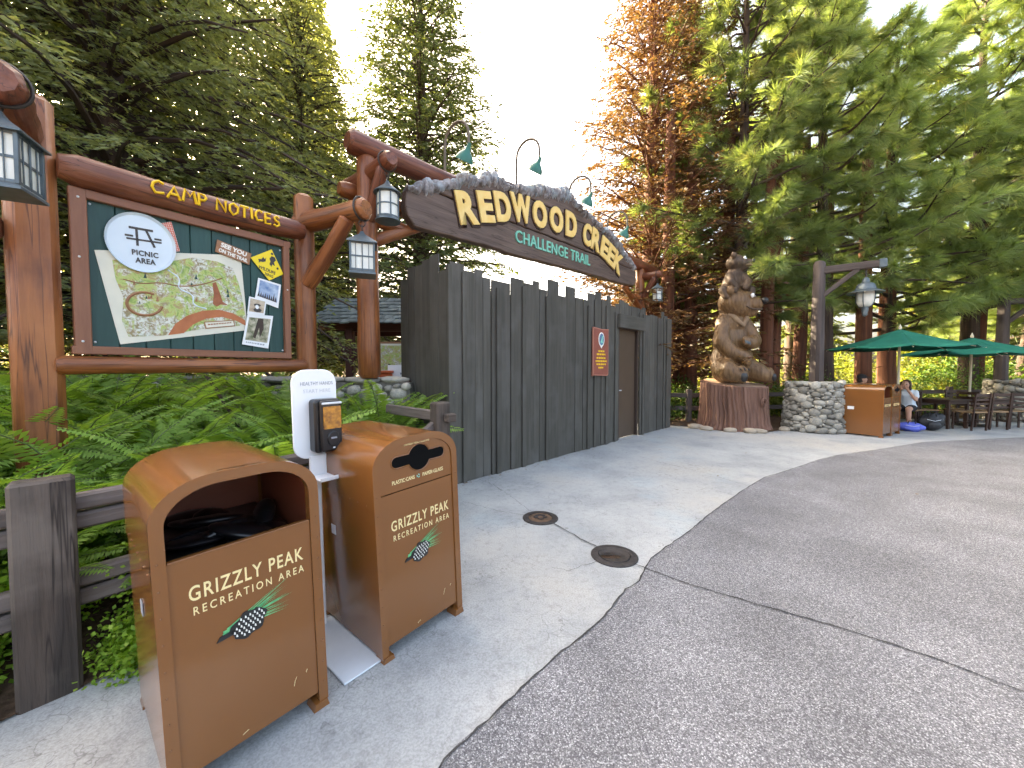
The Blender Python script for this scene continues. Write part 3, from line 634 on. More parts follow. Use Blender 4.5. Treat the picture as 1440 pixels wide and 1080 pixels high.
LOW = [(.50, 3.99), (.73, 4.02), (1.3, 4.29), (2.04, 4.58), (2.93, 4.71), (3.6, 4.86), (4.25, 4.99), (4.9, 4.85), (5.67, 4.71), (6.2, 4.52), (6.7, 4.30), (7.22, 4.10)]
tx, tz = zip(*TOP); lx, lz = zip(*LOW)
cr = random.Random(3); mb = MB(); x = .50
while x < 7.2:
    w = cr.uniform(.035, .085); zt = float(np.interp(x, tx, tz)) + cr.uniform(-.05, .045); zl = float(np.interp(x, lx, lz)) - cr.uniform(-.01, .09); d = cr.uniform(.03, .075)
    zm = (zt + zl) / 2
    mb.ball((x, SY + .065, zm), (w * .75, .085 + d, max(.05, (zt - zl) / 2 * 1.12)), 7, 6, Euler((cr.uniform(-.12, .12), cr.uniform(-.25, .25), cr.uniform(-.4, .4))))
    x += w * .62
mb.build('crest', 'crest', sg_, 50)
SP = .65  # baseline slope strength
LET = [('R', 1.50, 4.015, .40, .50, 15), ('E', 1.89, 4.145, .32, .49, 14), ('D', 2.28, 4.262, .37, .49, 13), ('W', 2.74, 4.372, .53, .49, 8), ('O', 3.26, 4.415, .41, .50, 4), ('O', 3.77, 4.460, .42, .50, 3), ('D', 4.27, 4.490, .38, .51, 0),
       ('C', 4.87, 4.440, .31, .49, -6), ('R', 5.23, 4.400, .36, .49, -10), ('E', 5.60, 4.315, .31, .49, -15), ('E', 5.90, 4.215, .31, .50, -19), ('K', 6.23, 4.095, .38, .50, -22)]
for ch, s, z, w, hh, a in LET:
    T = Matrix.Translation((s, 0, z)) @ Matrix.Rotation(R(-a), 4, 'Y')
    bk = text_mb(ch, hh + .055, .020, .075, width=w + .055); moved(bk, Matrix.Translation((.006, SY + .001, -.008)) @ T)
    o = bk.build('letter', 'letter_edge', sg_, 30)
    fr = text_mb(ch, hh, .030, .05, width=w); moved(fr, Matrix.Translation((0, SY - .015, 0)) @ T); fr.build('letter_face', 'yellow_letter', o, 30)
words(text_mb('CHALLENGE TRAIL', .215, .025, .008, 1.06, width=2.40), Matrix.Translation((3.81, SY, 3.885)) @ Matrix.Rotation(R(-.8), 4, 'Y'), 'mint', sg_)
# gooseneck lamps over the sign
where = ['nearest the camera above the first letters of the sign', 'second from the camera, above the middle of the sign', 'third from the camera, behind the peak of the sign', 'farthest from the camera near the low end of the sign']
for i, (s, zt, zb) in enumerate([(1.24, 5.20, 4.45), (2.85, 5.62, 4.80), (4.50, 5.55, 4.95), (6.08, 5.28, 4.65)]):
    e = tag(empty('gooseneck_lamp', (GX, GY, 0), RZ), 'green shaded gooseneck lamp ' + where[i], 'lamp', 'gooseneck lamps above the sign')
    pts = [(s, SY + .19, zb - .35), (s, SY + .19, zb), (s, SY + .19, zt - .28)]
    for k in range(1, 10): a = math.pi * k / 9; pts.append((s + .06 * (1 - math.cos(a)) * .5, SY + .19 - .25 * (1 - math.cos(a)), zt - .26 + .26 * math.sin(a)))
    pts.append((s + .06, SY - .31, zt - .44))
    MB().tube(pts, .021, 8).build('stem', 'rust_stem', e, 60)
    T = Matrix.Translation((s + .06, SY - .31, zt - .44)) @ Matrix.Rotation(R(34), 4, 'X')
    sh = MB().lathe([(.024, .05), (.034, .0), (.045, -.05), (.085, -.09), (.125, -.14), (.142, -.20), (.136, -.20), (.118, -.14), (.03, -.07), (.0001, -.06)], 22, T).build('shade', 'lamp_green', e, 50)
# lanterns
def lantern(kind, loc, sc, rz, label):
    e = tag(empty('hanging_lantern', loc, rz), label, 'lantern', 'hanging lanterns on log ends')
    n = 24 if kind == 'round' else 4; a0 = 0 if kind == 'round' else math.pi / 4; q = 1.0 if kind == 'round' else 1.32
    r = .135 * sc; H = .33 * sc
    ring = MB()
    for k in range(2): ring.tube([(math.cos(t) * .035 * sc * (k == 0), math.cos(t) * .035 * sc * (k == 1), -.035 * sc - .05 * sc * k + math.sin(t) * .035 * sc) for t in np.linspace(0, 2 * math.pi, 13)], .006 * sc, 6, False)
    ring.build('hook', 'metal_dark', e, 60)
    z = -.12 * sc
    MB().lathe([(.0001, z), (.02 * sc, z - .005), (.035 * sc * q, z - .045 * sc), (r * 1.28 * q, z - .155 * sc), (r * 1.28 * q, z - .168 * sc), (r * .9 * q, z - .155 * sc)], n, None, a0).build('roof', 'metal_blue', e, 30 if n == 4 else 50)
    zt = z - .155 * sc; zb = zt - H
    MB().lathe([(r * .93 * q, zb), (r * .93 * q, zt)], n, None, a0).build('glass', 'pane', e, 30 if n == 4 else 50)
    fr = MB()
    for zz, tt in ((zt - .012 * sc, .024), (zb + .012 * sc, .026)): fr.lathe([(r * q, zz - tt * sc / 2), (r * 1.03 * q, zz), (r * q, zz + tt * sc / 2), (r * .94 * q, zz)], n, None, a0)
    fr.lathe([(r * .99 * q, (zt + zb) / 2 - .008 * sc), (r * .99 * q, (zt + zb) / 2 + .008 * sc), (r * .94 * q, (zt + zb) / 2)], n, None, a0)
    if kind == 'round':
        for k in range(6): a = k * math.pi / 3 + .3; fr.tube([(math.cos(a) * r, math.sin(a) * r, zb), (math.cos(a) * r, math.sin(a) * r, zt)], .009 * sc, 6)
    else:
        hw = r * q * math.cos(math.pi / 4)
        for sx in (-1, 1):
            for sy in (-1, 1): fr.box((sx * hw, sy * hw, (zt + zb) / 2), (.022 * sc, .022 * sc, H), b=.002)
        for t_ in (-1, 1):
            fr.box((0, t_ * hw, (zt + zb) / 2), (.011 * sc, .011 * sc, H)); fr.box((t_ * hw, 0, (zt + zb) / 2), (.011 * sc, .011 * sc, H))
            for k_ in (-.5, .5):
                if sc < 1.0: fr.box((k_ * hw * 1.1, t_ * hw, (zt + zb) / 2), (.007 * sc, .008 * sc, H)) ; fr.box((t_ * hw, k_ * hw * 1.1, (zt + zb) / 2), (.008 * sc, .007 * sc, H))
    fr.build('frame', 'metal_blue', e, 40)
    MB().lathe([(r * 1.04 * q, zb), (r * 1.16 * q, zb - .018 * sc), (r * 1.16 * q, zb - .034 * sc), (r * .8 * q, zb - .036 * sc)], n, None, a0).build('base', 'metal_blue', e, 30 if n == 4 else 50)
    return e
def gpt(x, y, z):
    c, s_ = math.cos(RZ), math.sin(RZ); return (GX + c * x - s_ * y, GY + s_ * x + c * y, z)
def ring_on(par, p, ax, r, name='strap'):
    mb = MB(); ax = Vector(ax).normalized(); u = ax.orthogonal().normalized(); v = ax.cross(u); p = Vector(p)
    mb.tube([p + u * math.cos(t) * r + v * math.sin(t) * r for t in np.linspace(0, 2 * math.pi, 21)], .010, 6, False); return mb.build(name, 'metal_dark', par, 60)
ring_on(gate, (.02, -.50, 4.07), (0, 1, 0), .118); ring_on(gate, (SX + .02, -.50, 4.07), (0, 1, 0), .118)
lantern('round', gpt(.02, -.50, 3.955), .97, RZ, 'round white glass lantern hung from the upper log end left of the sign')
lantern('round', gpt(SX + .02, -.50, 3.955), .97, RZ, 'small far round lantern at the right end of the sign')
# ------------------------------------------------------------------ notice board (local: x along the board, y away from the camera)
BX, BY = -3.30, 2.68; BRZ = math.atan2(.820, .572)
nb = tag(empty('notice_board', (BX, BY, 0), BRZ), 'log framed camp notice board with dark green planked panel', 'notice board')
BW = 1.853
mb = MB(); mb.box((0, 0, 1.64), (.235, .235, 3.44), b=.045); mb.build('post', 'log', nb, 40)
MB().log((BW, 0, -.05), (BW, 0, 3.36), .112, .098, ch=.03).build('post', 'log', nb, 40)
tl = MB().log((.115, -.13, 2.90), (1.78, -.13, 2.93), .112, .10, seg=9, ch=.09).build('top_log', 'log_red', nb, 40)
MB().log((.07, -.10, 1.53), (1.80, -.10, 1.54), .068, .062, ch=.04).build('bottom_log', 'log', nb, 40)
tl.data.update()
# hand lettered words, raised strokes on the front of the log
def strokes(ch):
    return {'C': [[(.9, .85), (.55, 1.0), (.15, .75), (.05, .4), (.3, .05), (.9, .15)]], 'A': [[(0, 0), (.5, 1), (.95, 0)], [(.2, .36), (.78, .36)]], 'M': [[(0, 0), (.2, 1), (.5, .45), (.8, 1), (1, 0)]],
            'P': [[(.1, 0), (.1, 1), (.7, .95), (.85, .7), (.6, .48), (.1, .46)]], 'N': [[(0, 0), (.05, 1), (.85, .05), (.9, 1)]], 'O': [[(.5, 1), (.1, .75), (.08, .3), (.45, 0), (.85, .25), (.9, .7), (.5, 1)]],
            'T': [[(0, .95), (.95, 1)], [(.48, .98), (.45, 0)]], 'I': [[(.5, 0), (.5, 1)]], 'E': [[(.85, 1), (.1, .95), (.1, .0), (.85, .05)], [(.1, .5), (.7, .52)]], 'S': [[(.85, .85), (.5, 1), (.15, .8), (.3, .55), (.75, .42), (.85, .18), (.5, 0), (.1, .12)]]}[ch]
mb = MB(); x = .575; wr = random.Random(2)
for ch, w in zip('CAMP NOTICES', (.085, .085, .09, .062, .055, .075, .078, .070, .022, .072, .062, .062)):
    if ch == ' ': x += w; mb.build('lettering', 'bright_yellow', tl, 60); mb = MB(); continue
    hz = .098 * wr.uniform(.95, 1.05); z0 = 2.862 + (x - .57) * .018 + wr.uniform(-.004, .004)
    for st in strokes(ch):
        pts = []
        for (u, v) in st:
            zz = z0 + v * hz - .0; ly = -.13 - math.sqrt(max(.0004, .1085 ** 2 - (zz - (2.90 + (x - .03) * .017)) ** 2)) - .002
            pts.append((x + u * w, ly, zz))
        mb.tube(pts, .0105, 6)
    x += w + .0115
mb.build('lettering', 'bright_yellow', tl, 60)
# frame and planks
for nm, c, sz in (('frame_rail', (.905, -.10, 2.757), (1.49, .07, .065)), ('frame_rail', (.893, -.10, 1.638), (1.49, .07, .06)), ('frame_stile', (.205, -.10, 2.197), (.085, .074, 1.18)), ('frame_stile', (1.607, -.10, 2.197), (.058, .074, 1.18))):
    MB().box(c, sz, b=.005).build(nm, 'frame', nb, 30)
x = .245; wr = random.Random(8)
while x < 1.585:
    w = min(.150, 1.585 - x); MB().box((x + w / 2, -.085 + wr.uniform(-.002, .002), 2.197), (w - .004, .02, 1.07), b=.004).build('plank', 'green_plank', nb, 30); x += w
MB().box((.91, -.062, 2.197), (1.36, .02, 1.10), b=.002).build('backing', 'green_plank', nb)
sc = MB()
for x, z in ((.265, 2.70), (.265, 1.70), (1.56, 2.69), (1.565, 1.69), (.205, 2.72), (.20, 1.70), (.2, 2.3), (1.608, 2.3)): sc.ball((x, -.1 if .22 < x < 1.58 else -.138, z), .008, 8, 6)
sc.build('screw', 'plate_grey', nb)
YB = -.0975
def sheet(name, poly, m, label, cat, dy, th=.003, group=None):
    """a flat thing pinned to the board; poly in board coordinates"""
    e = tag(empty(name, (BX, BY, 0), BRZ), label, cat, group)
    MB().prism(poly, YB - dy - th, YB - dy).build('sheet' if cat != 'plate' else 'disc', m, e, 30); return e, YB - dy - th
def onface(e, mb, m, y, name): return mb.build(name, m, e, 30)
def ell(cx, cz, rx, rz_, n=36): return [(cx + rx * math.cos(a), cz + rz_ * math.sin(a)) for a in np.linspace(0, 2 * math.pi, n, endpoint=False)]
def map_mat():
    m = bpy.data.materials.new('map_print'); m.use_nodes = True; nt = m.node_tree; p = nt.nodes['Principled BSDF']; L = nt.links.new
    tc = _n(nt, 'ShaderNodeTexCoord')
    def nz(s, d=6): 
        n = _n(nt, 'ShaderNodeTexNoise'); n.inputs['Scale'].default_value = s; n.inputs['Detail'].default_value = d; n.inputs['Roughness'].default_value = .7; n.inputs['Distortion'].default_value = 1.2
        L(tc.outputs['Object'], n.inputs['Vector']); return n
    r = _n(nt, 'ShaderNodeValToRGB'); e = r.color_ramp.elements; e[0].position = .28; e[0].color = (.10, .17, .045, 1); e[1].position = .75; e[1].color = (.55, .52, .22, 1)
    for q, c in ((.40, (.22, .33, .07, 1)), (.50, (.42, .50, .15, 1)), (.60, (.34, .21, .09, 1)), (.66, (.58, .60, .30, 1))): x = e.new(q); x.color = c
    L(nz(13).outputs['Fac'], r.inputs[0])
    r2 = _n(nt, 'ShaderNodeValToRGB'); r2.color_ramp.elements[0].position = .47; r2.color_ramp.elements[1].position = .56; r2.color_ramp.elements[1].color = (.85, .85, .85, 1)
    L(nz(5.5, 4).outputs['Fac'], r2.inputs[0])
    r3 = _n(nt, 'ShaderNodeValToRGB'); r3.color_ramp.elements[0].position = .42; r3.color_ramp.elements[1].position = .58; r3.color_ramp.elements[0].color = (.24, .17, .10, 1); r3.color_ramp.elements[1].color = (.66, .68, .66, 1)
    L(nz(34, 4).outputs['Fac'], r3.inputs[0])
    mx = _n(nt, 'ShaderNodeMixRGB'); L(r2.outputs[0], mx.inputs[0]); L(r.outputs[0], mx.inputs[1]); L(r3.outputs[0], mx.inputs[2])
    L(mx.outputs[0], p.inputs['Base Color']); p.inputs['Roughness'].default_value = .5; return m
M['map_print'] = map_mat()
e, y = sheet('trail_map', [(.279, 2.373), (1.215, 2.558), (1.258, 1.869), (.396, 1.690)], 'paper', 'large tilted illustrated trail map pinned in the middle of the green board', 'map', .000, .004)
def mp(u, v): # map sheet coordinates -> board
    a = Vector((.279, 2.373)).lerp(Vector((1.215, 2.558)), u); b = Vector((.396, 1.690)).lerp(Vector((1.258, 1.869)), u); q = a.lerp(b, v); return (q.x, q.y)
ot = [(.09, .10), (.25, .07), (.45, .10), (.62, .05), (.80, .09), (.92, .17), (.95, .36), (.975, .6), (.985, .85), (.93, .93), (.62, .92), (.30, .955), (.07, .93), (.055, .75), (.10, .5), (.07, .3)]
onface(e, MB().prism(wav([mp(u, v) for u, v in ot], .012, 4), y - .002, y), 'map_print', y, 'landscape_print')
arc = [(.33, .955), (.40, .83), (.50, .745), (.62, .70), (.76, .70), (.88, .76), (.98, .86), (.985, .94), (.90, .86), (.78, .795), (.64, .80), (.53, .86), (.45, .95)]
onface(e, MB().prism([mp(u, v) for u, v in arc], y - .003, y), 'path_print', y, 'path_print')
onface(e, MB().prism([mp(u, v) for u, v in [(.715, .62), (.735, .50), (.735, .36), (.765, .35), (.785, .48), (.80, .60), (.845, .65), (.78, .635), (.745, .66)]], y - .003, y), 'clay', y, 'trunk_print')
onface(e, MB().prism([mp(u, v) for u, v in [(.62, .835), (.88, .845), (.885, .93), (.625, .925)]], y - .004, y), 'placard', y, 'label_border')
onface(e, MB().prism([mp(u, v) for u, v in [(.63, .848), (.87, .857), (.875, .918), (.635, .913)]], y - .005, y), 'paper', y, 'label_print')
g = MB()
for k in range(9): g.prism([mp(.65 + k * .023, .868 + k * .001), mp(.668 + k * .023, .868), mp(.668 + k * .023, .884), mp(.65 + k * .023, .884)], y - .006, y)
onface(e, g, 'clay', y, 'label_text')
g = MB()
ring = [mp(.22 + .115 * math.cos(a), .58 + .13 * math.sin(a)) for a in np.linspace(.3, 2 * math.pi - .9, 22)]
g.tube([(a, y - .001, b) for a, b in ring], .011, 6); onface(e, g, 'placard', y, 'ring_print')
def chaikin(p, n=3):
    for _ in range(n):
        q = [p[0]]
        for a, b in zip(p[:-1], p[1:]): q += [(a[0] * .75 + b[0] * .25, a[1] * .75 + b[1] * .25), (a[0] * .25 + b[0] * .75, a[1] * .25 + b[1] * .75)]
        p = q + [p[-1]]
    return p
# small drawn trees, huts and a pale stream on the map
wr = random.Random(41)
for k in range(16):
    u, v = wr.uniform(.14, .92), wr.uniform(.2, .66)
    if abs(u - .76) < .07: continue
    q0 = mp(u, v); s_ = wr.uniform(.010, .020)
    onface(e, MB().prism([(q0[0] - s_ * .6, q0[1] - s_), (q0[0] + s_ * .6, q0[1] - s_), (q0[0] + .002, q0[1] + s_ * 1.3)], y - .0035, y), 'green_plank' if k % 3 else 'placard', y, 'tree_print' if k % 3 else 'hut_print')
g = MB(); st_ = [(.42, .20), (.50, .30), (.46, .42), (.58, .50), (.55, .62), (.66, .68)]
g.tube([(mp(a_, b_)[0], y - .0005, mp(a_, b_)[1]) for a_, b_ in chaikin(st_)], [.006 + .002 * math.sin(k_ * .9) for k_ in range(len(chaikin(st_)))], 6)
onface(e, g, 'plate_blue', y, 'stream_print')
g = MB(); st_ = [(.12, .30), (.22, .36), (.36, .34), (.48, .40), (.66, .38), (.82, .30)]
g.tube([(mp(a_, b_)[0], y - .001, mp(a_, b_)[1]) for a_, b_ in chaikin(st_)], .005, 6)
onface(e, g, 'placard', y, 'trail_print')
# picnic plate and napkin
e, y = sheet('gingham_napkin', [(.615, 2.66), (.722, 2.712), (.772, 2.486), (.66, 2.44)], 'white_print', 'small red checked napkin tucked behind the round plate', 'napkin', .004, .002)
g = MB()
for k in range(9): u = .02 + k * .115; a = Vector((.615, 2.66)).lerp(Vector((.722, 2.712)), u); b = Vector((.66, 2.44)).lerp(Vector((.772, 2.486)), u); d = Vector((.0035, .0015)); g.prism([(a.x - d.x, a.y - d.y), (a.x + d.x, a.y + d.y), (b.x + d.x, b.y + d.y), (b.x - d.x, b.y - d.y)], y - .001, y)
for k in range(17): v = .03 + k * .058; a = Vector((.615, 2.66)).lerp(Vector((.66, 2.44)), v); b = Vector((.722, 2.712)).lerp(Vector((.772, 2.486)), v); g.prism([(a.x, a.y - .0035), (b.x, b.y - .0035), (b.x, b.y + .0035), (a.x, a.y + .0035)], y - .0015, y)
onface(e, g, mat('gingham_red', (.62, .18, .13), rough=.7), y, 'stripe')
e = tag(empty('picnic_plate', (BX, BY, 0), BRZ), 'round pale blue plate painted with a picnic table', 'plate')
T = Matrix.Translation((.535, YB - .010, 2.488)) @ Matrix.Rotation(R(90), 4, 'X') @ Matrix.Scale(.93, 4, (1, 0, 0)) @ Matrix.Scale(1.02, 4, (0, 1, 0))
MB().lathe([(.0001, 0), (.205, 0), (.215, .010), (.222, .020), (.222, .010), (.21, -.004)], 48, T).build('disc', 'plate_blue', e, 40)
g = MB(); y = YB - .0105
def bar(a, b, w): 
    a = Vector(a); b = Vector(b); d = (b - a).normalized(); n_ = Vector((-d.y, d.x)) * w / 2
    g.prism([tuple(a - n_), tuple(b - n_), tuple(b + n_), tuple(a + n_)], y - .003, y)
for a, b, w in (((.465, 2.592), (.605, 2.600), .017), ((.450, 2.505), (.655, 2.520), .013), ((.442, 2.528), (.488, 2.531), .014), ((.612, 2.540), (.655, 2.543), .014), ((.508, 2.592), (.512, 2.462), .015), ((.565, 2.592), (.612, 2.472), .015)): bar(a, b, w)
g.build('table_print', 'charcoal', e, 30)
for tx_, zz, w in (('PICNIC', 2.410, .155), ('AREA', 2.352, .120)):
    words(text_mb(tx_, .042, .003, .03, 1.08, width=w), Matrix.Translation((.555, y, zz)) @ Matrix.Rotation(R(-2), 4, 'Y'), 'charcoal', e)
# placard
e, y = sheet('wooden_placard', [(1.031, 2.650), (1.298, 2.591), (1.278, 2.481), (1.013, 2.540)], 'placard', 'small brown placard with white words at the upper right of the map', 'placard', .010, .010)
a = math.atan2(2.591 - 2.650, 1.298 - 1.031)
for tx_, u, zz, w, hh in (('SEE YOU', 1.158, 2.592, .205, .042), ('ON THE TRAIL', 1.152, 2.539, .23, .034)):
    words(text_mb(tx_, hh, .003, .04, 1.0, width=w), Matrix.Translation((u, y, zz)) @ Matrix.Rotation(-a, 4, 'Y'), 'white_print', e)
# yellow diamond
e, y = sheet('warning_diamond', [(1.477, 2.676), (1.582, 2.457), (1.450, 2.368), (1.291, 2.553)], 'sign_yellow', 'yellow diamond wildlife crossing sign on the green board', 'sign', .012, .005)
for tx_, u, zz, w, hh in (('WILDLIFE', 1.432, 2.466, .155, .030), ('XING', 1.447, 2.420, .080, .028)):
    words(text_mb(tx_, hh, .002, .02, 1.0, width=w), Matrix.Translation((u, y, zz)) @ Matrix.Rotation(R(14), 4, 'Y'), 'charcoal', e)
g = MB()
g.prism(wav([(1.355, 2.555), (1.385, 2.560), (1.40, 2.585), (1.415, 2.565), (1.425, 2.585), (1.420, 2.548), (1.40, 2.535), (1.375, 2.535), (1.36, 2.52), (1.362, 2.54)], .001, 2), y - .002, y)
g.prism(wav([(1.455, 2.580), (1.475, 2.610), (1.505, 2.605), (1.515, 2.575), (1.495, 2.555), (1.505, 2.52), (1.48, 2.53), (1.47, 2.505), (1.455, 2.53), (1.465, 2.555)], .001, 3), y - .002, y)
g.prism(ell(1.480, 2.632, .012, .012, 10), y - .002, y); g.prism(ell(1.528, 2.500, .010, .012, 10), y - .002, y)
g.build('animal_print', 'charcoal', e, 30)
# photographs
M['photo_sky'] = mat('photo_blue', (.06, .15, .36), (.45, .55, .68), scale=9, rough=.35)
M['photo_face'] = mat('photo_tan', (.34, .25, .17), (.55, .47, .36), scale=16, rough=.35)
M['photo_wood'] = mat('photo_forest', (.09, .11, .05), (.50, .45, .34), scale=22, rough=.35)
def photo(poly, inner, m, label, dy, cap):
    e, y = sheet('photo_print', poly, 'photo_white', label, 'photo', dy, .003, 'white bordered photos on the board')
    def q(u, v): a = Vector(poly[0]).lerp(Vector(poly[1]), u); b = Vector(poly[3]).lerp(Vector(poly[2]), u); r_ = a.lerp(b, v); return (r_.x, r_.y)
    u0, u1, v0, v1 = inner
    pr = MB().prism([q(u0, v0), q(u1, v0), q(u1, v1), q(u0, v1)], y - .001, y).build('picture', m, e, 30)
    return e, y, q
e, y, q = photo([(1.353, 2.377), (1.558, 2.346), (1.526, 2.109), (1.318, 2.166)], (.09, .91, .08, .80), 'photo_sky', 'photo of blue sky over snowy pines below the yellow diamond', .014, 1)
g = MB()
for k in range(9): u = .12 + k * .09; t_ = .52 + .12 * ((k * 37) % 5) / 5 - (.18 if k == 7 else 0); g.prism([q(u, t_), q(u + .045, .80), q(u - .045, .80)], y - .002, y)
g.build('tree_print', M['needle_print'] if False else 'charcoal', e, 30)
e, y, q = photo([(1.270, 2.186), (1.420, 2.167), (1.397, 2.017), (1.250, 2.020)], (.08, .92, .08, .84), 'photo_face', 'small tan photo of a person in a hat between two larger photos', .018, 1)
g = MB(); c = q(.5, .40); g.prism(ell(c[0], c[1], .030, .014, 16), y - .002, y); c = q(.55, .70); g.prism(ell(c[0], c[1], .035, .02, 14), y - .0025, y); g.build('hat_print', 'charcoal', e, 30)
c = q(.5, .52); MB().prism(ell(c[0], c[1], .015, .020, 14), y - .003, y).build('face_print', M['photo_white'], e, 30)
e, y, q = photo([(1.255, 2.020), (1.478, 2.026), (1.426, 1.703), (1.202, 1.733)], (.08, .92, .10, .84), 'photo_wood', 'tall photo of a forest scene at the lower right of the board', .014, 1)
g = MB(); g.prism([q(.42, .12), q(.62, .12), q(.70, .42), (q(.60, .72)), q(.52, .40), q(.44, .76), q(.34, .72)], y - .002, y); g.build('figure_print', 'door_trim', e, 30)
g = MB(); wr = random.Random(4); u = .12
while u < .85: w = wr.uniform(.03, .08); g.prism([q(u, .89), q(u + w, .89), q(u + w, .93), q(u, .93)], y - .0015, y); u += w + .03
g.build('caption', 'text_grey', e, 30)
# arms carrying lanterns
c, s_ = math.cos(BRZ), math.sin(BRZ)
def bpt(p): dx, dy = p[0] - BX, p[1] - BY; return (c * dx + s_ * dy, -s_ * dx + c * dy, p[2])
MB().log(bpt((-2.32, 4.24, 3.07)), bpt((-1.44, 3.88, 3.10)), .108, .10, ch=.03).build('arm_log', 'log', nb, 40)
MB().log(bpt((-2.20, 4.17, 2.40)), bpt((-1.66, 3.95, 3.03)), .082, .075, ch=.02).build('brace', 'log', nb, 40)
MB().log(bpt((-3.32, 2.66, 3.07)), bpt((-2.74, 2.10, 3.06)), .115, .108, ch=.035, n=10).build('arm_log', 'log_red', nb, 40)
MB().log(bpt((-3.30, 2.50, 2.42)), bpt((-4.2, 2.0, 2.42)), .12, .12, ch=.05, n=10).build('arm_log', 'log_red', nb, 40)
ring_on(nb, bpt((-1.50, 3.905, 3.10)), (Vector(bpt((-1.44, 3.88, 0))) - Vector(bpt((-2.32, 4.24, 0)))), .112)
ring_on(nb, bpt((-2.80, 2.155, 3.06)), (Vector(bpt((-2.69, 2.09, 0))) - Vector(bpt((-3.25, 2.65, 0)))), .122)
lantern('square', (-1.50, 3.905, 2.985), .86, R(20), 'square lantern with pyramid roof hung from the log arm right of the board')
lantern('square', (-2.80, 2.155, 3.015), .86, R(27), 'large near square lantern cut by the left edge above the board post')
# ------------------------------------------------------------------ litter bins
def profile(w, H, r, z0, n=9, ins=0.0):
    hw = w / 2 - ins; H = H - ins; rx = r - ins; pts = [(-hw, z0)]
    for k in range(n + 1): a = math.pi - (math.pi / 2) * k / n; pts.append((-hw + rx + rx * math.cos(a), H - rx * .74 + rx * .74 * math.sin(a)))
    for k in range(n + 1): a = math.pi / 2 - (math.pi / 2) * k / n; pts.append((hw - rx + rx * math.cos(a), H - rx * .74 + rx * .74 * math.sin(a)))
    pts.append((hw, z0)); return pts
W, D, H, RR, Z0 = .545, .70, 1.155, .20, .03
def shell(mb, p, y0, y1):
    n = len(p); mb.add([(x, y0, z) for x, z in p] + [(x, y1, z) for x, z in p], [(i, i + 1, i + 1 + n, i + n) for i in range(n - 1)])
def ringface(mb, po, pi, y0, y1):
    n = len(po); V = [(x, y0, z) for x, z in po] + [(x, y0, z) for x, z in pi] + [(x, y1, z) for x, z in po] + [(x, y1, z) for x, z in pi]
    F = []
    for i in range(n - 1): F += [(i, i + 1, n + i + 1, n + i), (n + i, n + i + 1, 3 * n + i + 1, 3 * n + i), (i, i + 1, 2 * n + i + 1, 2 * n + i)]
    mb.add(V, F)
